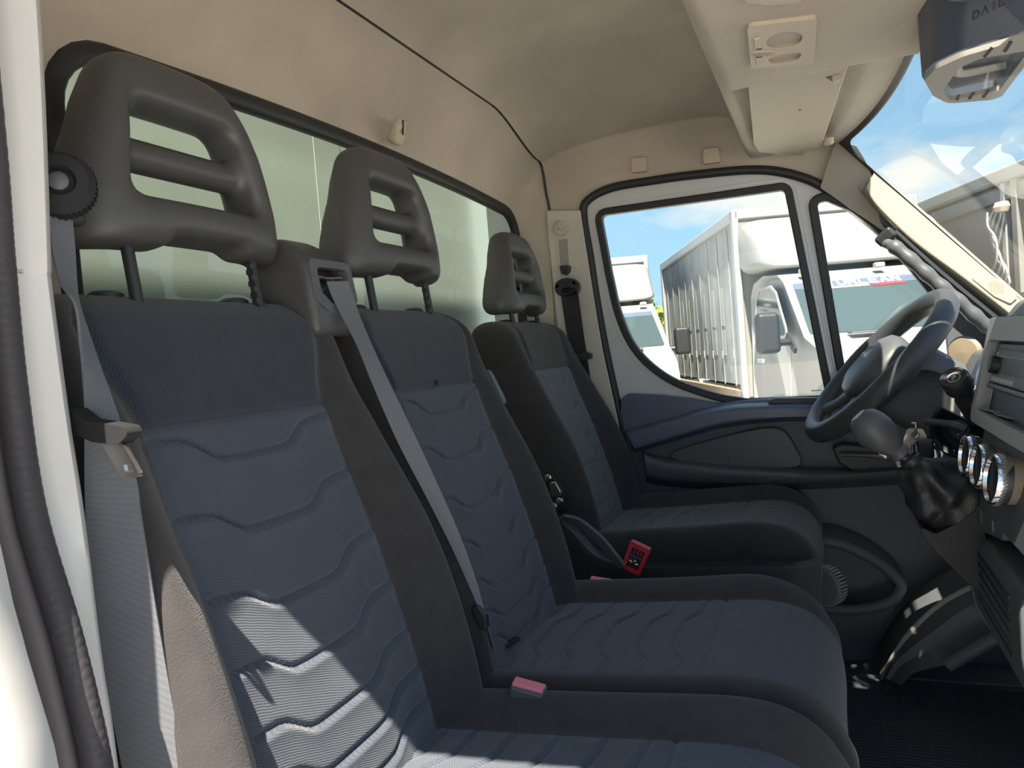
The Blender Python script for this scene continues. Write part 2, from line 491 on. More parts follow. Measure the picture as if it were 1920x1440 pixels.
secs = [[(o_at(z) - 0.006, 0.200, z), (o_at(z), 0.240, z), (o_at(z) - 0.004, 0.275, z), (s_at(z) - 0.019, 0.306, z), (s_at(z) - 0.015, 0.328, z), (min(x, s_at(z) - 0.010), 0.344, z), (x, y - 0.008, z), (x - 0.004, y - 0.002, z), (x - 0.012, y, z), (x - 0.10, y + 0.006, z), (x - 0.26, y + 0.0, z)] for x, y, z in edge_r]
MB().loft(secs, False, False).build('inner_pillar', M['paint2'], wr, ang=60)
# --- rear wall: felt panel with a window opening
WY0, WY1, WZ0, WZ1 = 0.608, 1.955, 0.93, 1.405
def wcrown(y):
    return -0.022 * ((y - 1.27) / 0.66) ** 2
def rrect(y0, y1, z0, z1, r, n=44):
    """rounded rectangle with n points per side, starting bottom-left going up, then right"""
    out = []
    def arc(cy, cz, a0):
        return [(cy + r * math.cos(a0 - PI / 2 * k / 6), cz + r * math.sin(a0 - PI / 2 * k / 6)) for k in range(7)]
    def seg(a, b, m):
        return [(lerp(a[0], b[0], (k + 1) / (m + 1)), lerp(a[1], b[1], (k + 1) / (m + 1))) for k in range(m)]
    A = [arc(y0 + r, z0 + r, 3 * PI / 2), arc(y0 + r, z1 - r, PI), arc(y1 - r, z1 - r, PI / 2), arc(y1 - r, z0 + r, 0)]
    for k in range(4):
        out += A[k] + seg(A[k][-1], A[(k + 1) % 4][0], n if k in (1, 3) else n // 2)
    return out
def win_loop(d, x):
    return [(x, y, z + (wcrown(y) if z > 1.2 else 0)) for y, z in rrect(WY0 - d, WY1 + d, WZ0 - d, WZ1 + d, 0.055 + d)]
inner = win_loop(0.028, -0.785)
outer2 = rrect(0.26, 2.0, 0.10, 1.61, 0.02)
def outer_pt(y, z):
    zz = z
    if z > 1.3:
        zz = z - 0.075 * float(sst(1.66, 2.0, y)) - 0.06 * (1 - float(sst(0.26, 0.5, y)))
    x = -0.765 + 0.065 * float(sst(0.9, 1.5, z)) + 0.06 * float(sst(1.9, 2.0, y)) * (1 - float(sst(0.9, 1.5, z)))
    return (x, y, zz)
outer = [outer_pt(y, z) for y, z in outer2]
rings = []
for t in (0, 0.12, 0.3, 0.5, 0.7, 0.85, 0.95, 1.0):
    rings.append([(lerp(a[0], b[0], t ** 1.7), lerp(a[1], b[1], t), lerp(a[2], b[2], t)) for a, b in zip(inner, outer)])
tag(MB().loft(rings, True, False).build('wall_rear', M['liner']), kind='structure')
# --- rear window: glass and rubber gasket
w2 = empty('window_2', (-0.785, 1.3, WZ0)); tag(w2, 'green tinted rear cab window in a black rubber gasket', kind='structure')
MB().add(win_loop(0.01, -0.790) , [tuple(range(len(win_loop(0, 0))))]).build('glass_pane', M['rearglass'], w2, smooth=False, recalc=False)
a, b = win_loop(0.032, -0.785), win_loop(0.004, -0.785)
g = MB().loft([[(x - 0.012, y, z) for x, y, z in a], a, [(x + 0.006, y, z) for x, y, z in win_loop(0.026, -0.785)], [(x + 0.005, y, z) for x, y, z in win_loop(0.009, -0.785)], b, [(x - 0.012, y, z) for x, y, z in b]], True, False)
g.build('window_gasket', M['gasket'], w2, ang=180)
# --- headliner: rear edge seam, high recess, then down into the front shelf
prof = cr([(-0.700, 1.606), (-0.668, 1.636), (-0.610, 1.664), (-0.51, 1.686), (-0.38, 1.694), (-0.27, 1.690), (-0.20, 1.668), (-0.170, 1.61), (-0.162, 1.53), (-0.157, 1.485),
           (-0.148, 1.459), (-0.136, 1.450), (-0.118, 1.449), (-0.04, 1.449), (0.06, 1.450), (0.165, 1.447)], 6)
ys = list(np.linspace(0.22, 0.5, 8)) + list(np.linspace(0.54, 1.32, 14)) + list(np.linspace(1.34, 1.39, 9)) + list(np.linspace(1.43, 1.64, 5)) + list(np.linspace(1.67, 1.97, 14)) + [1.982, 1.992, 1.998]
seal_top = [(p[0], p[1]) for p in DOOR if p[1] > 1.16 and p[0] > -0.6]
stx = sorted(seal_top)
def low_z(x):
    if x < -0.56:
        return 1.385
    return float(np.interp(x, [p[0] for p in stx], [p[1] for p in stx])) - 0.004
def ceil_z(x, zp, y):
    e = float(sst(1.66, 1.98, y)); e2 = 1 - float(sst(0.22, 0.48, y))
    return zp - max(0.0, zp - 1.470) * (0.52 * e + 0.6 * e2)
def shelf_dz(x, y):   # the lamp console is lower than the recess that takes the visor
    on = float(sst(-0.155, -0.120, x))
    low = 1 - float(sst(1.352, 1.378, y))
    rec = float(sst(-0.130, -0.112, x)) * (1 - float(sst(0.070, 0.100, x))) * (1 - low) * (1 - float(sst(1.86, 1.93, y)))
    return -0.024 * on * low + 0.014 * rec
def wsx(y, z):
    return 0.113 + 0.835 * (1.389 - z) + 0.098 * (1 - abs((min(y, 1.98) - 1.10) / 0.88) ** 3)
rows = []
for x, zp in prof:
    r = []
    for y in ys:
        bul = float(sst(-0.05, 0.165, x)) * (wsx(y, 1.447) + 0.003 - 0.165)
        r.append((x + bul, y, ceil_z(x, zp, y) + shelf_dz(x, y)))
    z_end = r[-1][2]; lz = min(low_z(r[-1][0]), z_end - 0.004)
    for t in (0.12, 0.45, 1.0):
        r.append((r[len(ys) - 1][0], 2.0 + 0.004 * t, lerp(z_end, lz, t)))
    rows.append(r)
cl = MB().loft(rows, False, False).build('ceiling', M['liner'], ang=180)
tag(cl, kind='structure')
tag(MB().box((-0.36, 1.15, 1.75), (1.06, 1.9, 0.02)).build('roof', M['paint'], smooth=False), kind='structure')
# dark piping in the seam between rear panel and headliner
sp = [(-0.703, y, ceil_z(-0.7, 1.606, y) + 0.001) for y in np.linspace(0.3, 1.97, 50)]
sp += cr([sp[-1], (-0.701, 1.990, 1.52), (-0.697, 1.997, 1.45), (-0.690, 1.998, 1.38), (-0.683, 1.998, 1.10), (-0.665, 1.998, 0.85)], 6)[1:]
tag(MB().tube(sp, 0.0035, 8).build('trim_1', M['gasket']), 'dark seam between the rear felt panel and the headliner', kind='structure')
# --- far door pillar trim
pt = [(-0.70, 0.40), (-0.688, 1.0), (-0.697, 1.30), (-0.698, 1.40), (-0.594, 1.386), (-0.584, 1.258), (-0.560, 0.989), (-0.532, 0.80), (-0.50, 0.40)]
t2 = MB().prism(fillet(pt, 0.008), FXZ, 1.982, 2.03).build('trim_2', M['pillar'], bevel=0.006, bseg=3)
tag(t2, 'beige plastic trim of the far door pillar', kind='structure')
# slot for the belt height adjuster: recessed channel with rim, part of the pillar trim
ch = [(-0.6656, 1.3116), (-0.6389, 1.3111), (-0.6401, 1.2164), (-0.6653, 1.2163)]
MB().plate(fillet(offset(ch, 0.004), 0.006), [fillet(ch, 0.004)], FXZ, 1.977, 1.984).build('slot_rim', M['pillar'], t2, bevel=0.001)
MB().prism(fillet(ch, 0.004), FXZ, 1.9795, 1.9835).build('slot', M['lgrey'], t2)
# --- A pillar trim on the far side: sunlit face and narrow inner face
L1 = [(0.1336, 1.972, 1.3653), (0.1443, 1.972, 1.3535), (0.1971, 1.972, 1.2954), (0.2588, 1.972, 1.2223), (0.3386, 1.972, 1.1268), (0.4159, 1.972, 1.0344), (0.4815, 1.972, 0.9538)]
L2 = [(0.1114, 1.935, 1.3248), (0.1294, 1.935, 1.2849), (0.1706, 1.935, 1.2274), (0.2186, 1.935, 1.171), (0.3039, 1.935, 1.0873), (0.3888, 1.935, 0.997), (0.4426, 1.935, 0.9281)]
L3 = [(0.100, 1.985, 1.325), (0.122, 1.98, 1.290), (0.160, 1.98, 1.235), (0.200, 1.98, 1.186), (0.273, 1.975, 1.103), (0.385, 1.97, 0.985), (0.48, 1.97, 0.87)]
L0 = [(p[0] + 0.003, p[1] + 0.012, p[2] + 0.003) for p in L1]
L4 = [(p[0] + 0.01, p[1] + 0.05, p[2] - 0.004) for p in L3]
secs = []
for a0, a1, a2, a3, a4 in zip(*[cr(l, 4) for l in (L0, L1, L2, L3, L4)]):
    pts = [a0] + [tuple(lerp(np.array(a1), np.array(a0), k)) for k in (0.3, 0.1)] + [tuple(lerp(np.array(a1), np.array(a2), k)) for k in (0.08, 0.3, 0.6, 0.92)] + [tuple(lerp(np.array(a2), np.array(a3), k)) for k in (0.06, 0.5, 0.97)] + [a4]
    secs.append(pts)
t3 = MB().loft(secs, False, False).build('trim_3', M['cream'], ang=180)
tag(t3, 'cream plastic trim of the windscreen pillar', kind='structure')
MB().prism(fillet([(0.0138, 1.3476), (0.0338, 1.4047), (0.0554, 1.4518), (0.0986, 1.4326), (0.115, 1.3969), (0.1289, 1.3569), (0.1306, 1.3038), (0.141, 1.2444), (0.1704, 1.2027)], 0.008), FXZ, 1.976, 2.02).build('upper_trim', M['cream'], t3, bevel=0.006, bseg=3)
# tweeter grille in that pillar trim: base plate with a hexagon of fine holes
gc_ = [Vector(v) for v in ([(0.3698, 1.972, 1.0895)] + [(0.3352, 1.935, 1.0554)] + [(0.2186, 1.935, 1.171)])]
gx_ = (gc_[1] - gc_[2]).normalized(); gn_ = gx_.cross(gc_[0] - gc_[1]).normalized(); gn_ = gn_ if gn_.y < 0 else -gn_
gfr = frame(gc_[0].lerp(gc_[1], 0.5), gx_, gc_[0] - gc_[1], gn_)
gq = [(-0.045, -0.020), (0.02, -0.024), (0.055, -0.014), (0.058, 0.014), (0.03, 0.024), (-0.03, 0.022)]
MB().prism(fillet(gq, 0.008), gfr, -0.004, 0.0035).build('grille_base', M['cream'], t3, bevel=0.002)
gh = MB()
for i in range(-4, 5):
    for j in range(-4, 5):
        a_, b_ = 0.010 + (i + 0.5 * (j % 2)) * 0.0042, j * 0.0037
        if abs(a_ - 0.010) / 0.018 + abs(b_) / 0.030 < 1:
            gh.prism(circ(a_, b_, 0.0014, n=6), gfr, 0.003, 0.0042)
gho = gh.build('grille_holes', M['tan'], t3, smooth=False); gho['kind'] = 'stuff'
MB().prism(circ(0, 0, 0.008), frame([(0.1059, 1.976, 1.3342)][0], (1, 0, 0), (0, 0, 1)), -0.002, 0.003).build('screw_cover', M['cream'], t3, bevel=0.0015)
# --- windscreen
def ws(y, z):
    return 0.113 + 0.835 * (1.389 - z) + 0.098 * (1 - abs((y - 1.10) / 0.88) ** 3)
w1 = empty('window_1', (0.5, 1.1, 0.88)); tag(w1, 'windscreen with a black printed border', kind='structure')
zs = np.linspace(0.84, 1.47, 14); yy = np.linspace(0.26, 2.0, 26)
MB().loft([[(ws(y, z), y, z) for y in yy] for z in zs], False, False).build('glass_pane', M['screenglass'], w1, ang=180, recalc=False)
def dense(poly, d=0.03):
    out = []
    for i in range(len(poly)):
        a, b = Vector(poly[i]), Vector(poly[(i + 1) % len(poly)])
        m = max(1, int((b - a).length / d))
        out += [tuple(a.lerp(b, k / m)) for k in range(m)]
    return out
MB().plate(dense([(0.24, 0.83), (2.01, 0.83), (2.01, 1.49), (0.24, 1.49)]), [dense(fillet([(0.32, 0.88), (1.968, 0.88), (1.968, 1.439), (0.32, 1.439)], 0.05, 10))],
           lambda a, b, c: Vector((ws(a, b) - c, a, b)), 0.002, 0.006).build('windscreen_border', M['frit'], w1, smooth=False)
# --- near windscreen pillar
tag(MB().tube([(0.16, 0.26, 1.46), (0.36, 0.25, 1.20), (0.62, 0.24, 0.90)], 0.035, 10).build('trim_4', M['cream']), 'near windscreen pillar', kind='structure')
# --- floor, bulkhead
tag(MB().box((0.1, 1.15, 0.14), (1.9, 1.86, 0.10)).build('floor', M['dark'], smooth=False), kind='structure')
tag(MB().box((0.93, 1.15, 0.50), (0.04, 1.86, 0.85)).build('wall_front', M['dark'], smooth=False), kind='structure')
# --- near pillar door seals (two rubber beads)
rr = [0.0092 + 0.0003 * abs(math.sin(i * 0.62)) for i in range(len(s1))]
seal = empty('trim_5', (-0.46, 0.32, 0.5)); tag(seal, 'grey double rubber door seal along the white near pillar', kind='structure')
MB().tube(s1, rr, 12).build('serrated_bead', M['seal'], seal)
s2 = [(p[0] - 0.0194, p[1] - 0.006, p[2] - 0.001) for p in s1]
MB().tube(s2, 0.0094, 12).build('smooth_bead', M['seal2'], seal)

# ================================================================== FAR DOOR
door = empty('door_1', (-0.05, 2.0, 0.30)); tag(door, 'white driver door with window, quarter light and dark trim panel', kind='structure')
GL = cr([(-0.192, 0.842), (-0.272, 0.862), (-0.381, 0.911), (-0.462, 0.989), (-0.503, 1.088), (-0.523, 1.207)], 6)
glass_o = fillet([(-0.541, 1.363), (-0.070, 1.358), (-0.005, 0.841)] + GL, [0.014, 0.012, 0.012] + [0] * len(GL))
QL = fillet([(0.045, 0.90), (0.0, 1.300)], 0.012) + []
quarter = fillet([(0.047, 0.896), (0.006, 1.315), (0.026, 1.316), (0.088, 1.277), (0.165, 1.180), (0.255, 1.030), (0.272, 0.945), (0.270, 0.885)], [0.02, 0.014, 0.014, 0.03, 0.05, 0.04, 0.03, 0.015])
shell = MB().plate(offset(DOOR, -0.006), [offset(glass_o, 0.012), offset(quarter, 0.014)], FXZ, 2.000, 2.045)
shell.build('door_shell', M['paint'], door, bevel=0.006, bseg=3)
# raised inner pressing around the window, as on the real door skin
MB().tube([FXZ(p[0], p[1], 2.001) for p in offset(glass_o, 0.030)] + [FXZ(*offset(glass_o, 0.030)[0], 2.001)], 0.004, 8, flat=0.5, up=(0, 1, 0)).build('door_pressing', M['paint'], door)
MB().plate(offset(glass_o, 0.020), [offset(glass_o, 0.001)], FXZ, 1.990, 2.016).build('window_rubber', M['gasket'], door, bevel=0.004)
MB().plate(offset(quarter, 0.022), [offset(quarter, 0.001)], FXZ, 1.990, 2.016).build('quarter_light_rubber', M['gasket'], door, bevel=0.004)
MB().prism(offset(glass_o, 0.004), FXZ, 2.012, 2.0125).build('glass_pane', M['clear'], door, smooth=False)
MB().prism(offset(quarter, 0.004), FXZ, 2.012, 2.0125).build('glass_pane', M['clear'], door, smooth=False)
gm = MB()
for k in range(7):
    gm.box((-0.034 + k * 0.0034, 2.0115, 0.852), (0.0022, 0.0006, 0.0032))
gmo = gm.build('glass_stamp', M['ink'], door, smooth=False); gmo['kind'] = 'stuff'
tag(MB().tube([FXZ(p[0], p[1], 1.994) for p in offset(DOOR, 0.004)], 0.0115, 10).build('trim_6', M['gasket']), 'black rubber seal around the far door', kind='structure')
# trim panel: base, sky-tinted upper piece, ledge, inset pocket, arm rail, handle, bin
base = [(-0.5218, 0.7949), (-0.5136, 0.8242), (-0.3293, 0.809), (-0.1395, 0.8326), (-0.0041, 0.826), (0.0622, 0.891), (0.2448, 0.8921), (0.3453, 0.7498), (0.3758, 0.5017), (0.3597, 0.1369), (0.125, 0.0854), (-0.0325, 0.0679), (-0.5299, 0.028), (-0.5159, 0.6315)]
MB().prism(fillet(base, 0.02), FXZ, 1.985, 2.002).build('panel_base', M['dark'], door, bevel=0.005)
up = [(-0.5147, 0.7596), (-0.5237, 0.8188), (-0.5178, 0.8581), (-0.4974, 0.8717), (-0.4078, 0.8627), (-0.3242, 0.8485), (-0.2637, 0.833), (-0.2165, 0.8377), (-0.1382, 0.8393), (-0.0012, 0.8351), (0.0041, 0.8005), (-0.14, 0.8094), (-0.2724, 0.804), (-0.3993, 0.7805)]
MB().prism(fillet(up, [0.004, 0.01, 0.012, 0.012, 0.03, 0.03, 0.03, 0.03, 0.03, 0.004, 0.004, 0.03, 0.03, 0.03]), FXZ, 1.972, 2.000).build('upper_panel', M['navy'], door, bevel=0.006, bseg=3)
MB().plate(circ(*[(-0.4825, 0.8435)][0], 0.0085), [circ(*[(-0.4825, 0.8435)][0], 0.0065)], FXZ, 1.9695, 1.973).build('screw_cover', M['navy'], door, bevel=0.0008)
tb = cr([(-0.5137, 1.975, 0.7728), (-0.4493, 1.975, 0.7866), (-0.3691, 1.975, 0.8066), (-0.2639, 1.975, 0.8302), (-0.1385, 1.975, 0.8339), (-0.0075, 1.975, 0.8315), (0.1049, 1.975, 0.8272)], 5)
tf = cr([(-0.4958, 1.925, 0.7655), (-0.4315, 1.925, 0.7819), (-0.3467, 1.925, 0.8012), (-0.2583, 1.925, 0.8182), (-0.136, 1.925, 0.8222), (-0.0084, 1.925, 0.8165), (0.1011, 1.925, 0.809)], 5)
bf = cr([(-0.4784, 1.925, 0.7264), (-0.4203, 1.925, 0.742), (-0.3356, 1.925, 0.7648), (-0.2407, 1.925, 0.7862), (-0.1251, 1.925, 0.7952), (-0.0097, 1.925, 0.7933), (0.0998, 1.925, 0.7851)], 5)
bb = cr([(-0.4942, 1.985, 0.7061), (-0.4342, 1.985, 0.7224), (-0.3468, 1.985, 0.746), (-0.2489, 1.985, 0.7684), (-0.1297, 1.985, 0.7779), (-0.0106, 1.985, 0.7762), (0.1023, 1.985, 0.768)], 5)
secs = []
for a, b, c, d in zip(tb, tf, bf, bb):
    A, B, C_, D_ = [np.array(q) for q in (a, b, c, d)]
    secs.append([tuple(q) for q in (A, lerp(A, B, .45) + (0, 0, .002), lerp(A, B, .8) + (0, 0, .002), lerp(A, B, .96), lerp(B, C_, .06), lerp(B, C_, .2), lerp(B, C_, .8), lerp(B, C_, .95), lerp(C_, D_, .08), D_)])
MB().loft(secs, True, True).build('elbow_ledge', M['navy'], door, ang=60)
MB().prism(fillet([(-0.1392, 0.8365), (-0.12, 0.8422), (-0.0036, 0.8377), (-0.0044, 0.8248), (-0.1295, 0.8307)], 0.004), lambda a, b, c: Vector((a, 1.975 - c, b)), 0, 0.03).build('switch_recess', M['black'], door, bevel=0.002)
ins = cr([(-0.3932, 0.6971), (-0.3707, 0.7166), (-0.2752, 0.7424), (-0.1744, 0.7641), (-0.1267, 0.7666), (-0.0973, 0.7508), (-0.0728, 0.7004), (-0.0679, 0.6789), (-0.0874, 0.6643), (-0.2003, 0.6645), (-0.3342, 0.6789)], 5, True)
MB().prism(ins, FXZ, 1.962, 1.990).build('inset_panel', M['satin'], door, bevel=0.006, bseg=3)
MB().plate(circ(*[(-0.2482, 0.6976)][0], 0.0095), [circ(*[(-0.2482, 0.6976)][0], 0.008)], FXZ, 1.9605, 1.963).build('screw_cover', M['satin'], door, bevel=0.0005)
ta = cr([(-0.4692, 1.975, 0.713), (-0.4195, 1.975, 0.6974), (-0.2942, 1.975, 0.6809), (-0.1616, 1.975, 0.6691), (0.001, 1.975, 0.6615), (0.1649, 1.975, 0.6632)], 5)
tb_ = cr([(-0.4513, 1.915, 0.7131), (-0.4049, 1.915, 0.6925), (-0.2863, 1.915, 0.6755), (-0.1576, 1.915, 0.6645), (0.0002, 1.915, 0.6576), (0.1594, 1.915, 0.6634)], 5)
ba_ = cr([(-0.4509, 1.92, 0.6555), (-0.3981, 1.92, 0.6452), (-0.2895, 1.92, 0.6376), (-0.1599, 1.92, 0.6342), (-0.0008, 1.92, 0.6386), (0.159, 1.92, 0.6463)], 5)
bb_ = cr([(-0.4676, 1.985, 0.6248), (-0.4129, 1.985, 0.6143), (-0.3006, 1.985, 0.6054), (-0.1665, 1.985, 0.6024), (-0.0019, 1.985, 0.6076), (0.1635, 1.985, 0.6176)], 5)
secs = []
for a, b, c, d in zip(ta, tb_, ba_, bb_):
    A, B, C_, D_ = [np.array(q) for q in (a, b, c, d)]
    secs.append([tuple(q) for q in (A, lerp(A, B, .5), lerp(A, B, .94), lerp(B, C_, .1), lerp(B, C_, .5), lerp(B, C_, .9), lerp(C_, D_, .1), D_)])
MB().loft(secs, True, True).build('arm_rail', M['satin'], door, ang=60)
hp = [(0.0039, 0.7154), (0.0284, 0.7253), (0.1094, 0.7128), (0.1656, 0.7026), (0.1689, 0.658), (0.1512, 0.6429), (0.0481, 0.6543), (0.0162, 0.6783)]
MB().prism(fillet(hp, 0.01), FXZ, 1.945, 1.99).build('handle_bezel', M['black'], door, bevel=0.005)
MB().tube(cr([(0.0206, 1.935, 0.7005), (0.0728, 1.935, 0.6981), (0.118, 1.935, 0.6909), (0.1568, 1.935, 0.6851)], 4), 0.010, 10, flat=0.5).build('door_handle', M['satin'], door)
# lower bin: rim loop standing proud of the panel, pocket wall below it
rim = cr([(-0.0504, 1.9, 0.4997), (0.0138, 1.9, 0.4884), (0.0806, 1.9, 0.4548), (0.1253, 1.9, 0.4124), (0.1306, 1.9, 0.3875), (0.1034, 1.9, 0.3544), (0.0399, 1.9, 0.334), (-0.0244, 1.9, 0.3312), (-0.0897, 1.9, 0.343)], 6)
MB().tube(rim, 0.013, 10).build('bin_rim', M['dark'], door)
bw = [[(x, 1.90 + 0.0 * t, z), (x - 0.02, 1.905, z - 0.05), (x - 0.05, 1.93, z - 0.14), (x - 0.05, 1.985, z - 0.20)] for (x, y, z) in cr([(0.1325, 1.9, 0.3813), (0.1032, 1.9, 0.3519), (0.0398, 1.9, 0.3314), (-0.0246, 1.9, 0.3273), (-0.0901, 1.9, 0.3364)], 6) for t in (1,)]
MB().loft(bw, False, False).build('bin_wall', M['dark'], door)
led = [[(x, 1.985, z + 0.02), (x, 1.93, z + 0.012), (x, 1.90, z)] for (x, y, z) in cr([(-0.092, 1.9, 0.5092), (-0.0501, 1.9, 0.5049), (0.0141, 1.9, 0.4936), (0.0809, 1.9, 0.4599), (0.1276, 1.9, 0.4138), (0.1351, 1.9, 0.389)], 6)]
MB().loft(led, False, False).build('bin_ledge', M['dark'], door)
# sail panel in front of the quarter light
MB().prism(fillet([(0.2599, 1.0346), (0.295, 1.0496), (0.381, 0.9864), (0.3912, 0.8705), (0.2673, 0.8534)], 0.01), FXZ, 1.982, 2.0).build('sail_panel', M['dark'], door, bevel=0.004)

# grab handle on the windscreen pillar, wavy finger grip
gh_ = empty('grab_handle', (0.24, 1.90, 0.97)); tag(gh_, 'dark wavy grab handle along the cream windscreen pillar', 'handle')
pth = cr([(0.140, 1.90, 1.190), (0.163, 1.885, 1.172), (0.202, 1.878, 1.127), (0.241, 1.876, 1.081), (0.280, 1.876, 1.036), (0.318, 1.88, 0.992), (0.346, 1.90, 0.962)], 10)
MB().tube(pth, [0.008 + 0.0075 * min(1, i / 8, (len(pth) - 1 - i) / 8) + 0.0013 * math.sin(i * 0.85) for i in range(len(pth))], 14).build('grip', M['satin'], gh_)
for q in ((0.146, 1.93, 1.205), (0.352, 1.93, 0.975)):
    MB().box((0, 0, 0), (0.03, 0.02, 0.045), frame(q, (0.65, 0, -0.76), (0.2, 0.95, 0.2))).build('mount', M['black'], gh_, bevel=0.008)
MB().tube(cr([(0.165, 1.95, 1.215), (0.25, 1.95, 1.112), (0.355, 1.95, 0.995)], 6), 0.017, 8, flat=0.6).build('backing_strip', M['gasket'], gh_)

# ================================================================== SEATS
CH = np.array([[0, -0.0280], [0.22, -0.0275], [0.36, -0.0262], [0.44, -0.0228], [0.60, -0.0090], [0.70, -0.0042], [0.85, -0.0018], [1.0, 0.0]])
CHX = np.linspace(0, 1, 101)
_c = cr([tuple(r) for r in CH], 12)
CHY = np.interp(CHX, [p[0] for p in _c], [p[1] for p in _c])
def chev(t):
    return np.interp(np.clip(np.abs(t), 0, 1), CHX, CHY)

def quilt(t, s, tiers, depth=0.0046, puff=0.0050, w=0.0028, reach=0.013):
    """relief of stitched chevrons: t in -1..1 across, s position along; tiers = edge positions"""
    d = np.zeros_like(s)
    for k in tiers:
        q = s - (k + chev(t))
        d = d - depth * np.exp(-(q / w) ** 2) + np.where(q < 0, puff * np.exp(q / reach) * (1 - np.exp(-(q / w) ** 2)), 0)
    return d

ZX = np.array([[0.40, -0.42], [0.50, -0.430], [0.61, -0.452], [0.69, -0.472], [0.80, -0.506], [0.89, -0.540], [0.97, -0.566], [1.04, -0.586], [1.10, -0.602]])
ZB = np.array([[0.40, 0.045], [0.55, 0.045], [0.67, 0.052], [0.75, 0.054], [0.83, 0.048], [0.92, 0.034], [1.0, 0.018], [1.10, 0.004]])
def smooth_tab(T):
    p = cr([tuple(r) for r in T], 10)
    return np.array([q[0] for q in p]), np.array([q[1] for q in p])
SZX, SZB = smooth_tab(ZX), smooth_tab(ZB)

def grid_faces(idx, keep):
    """quads of an index grid where keep[i,j]"""
    fs = []
    n, m = keep.shape
    for i in range(n):
        for j in range(m):
            if keep[i, j]:
                fs.append((idx[i, j], idx[i + 1, j], idx[i + 1, j + 1], idx[i, j + 1]))
    return fs

def sub_mesh(P, keep):
    """only the kept quads of a point grid, with their own vertices"""
    n, m = keep.shape
    used = {}; vs = []; fs = []
    def vid(i, j):
        if (i, j) not in used:
            used[(i, j)] = len(vs); vs.append(tuple(P[i, j]))
        return used[(i, j)]
    for i in range(n):
        for j in range(m):
            if keep[i, j]:
                fs.append((vid(i, j), vid(i, j + 1), vid(i + 1, j + 1), vid(i + 1, j)))
    mb = MB(); mb.add(vs, fs); return mb

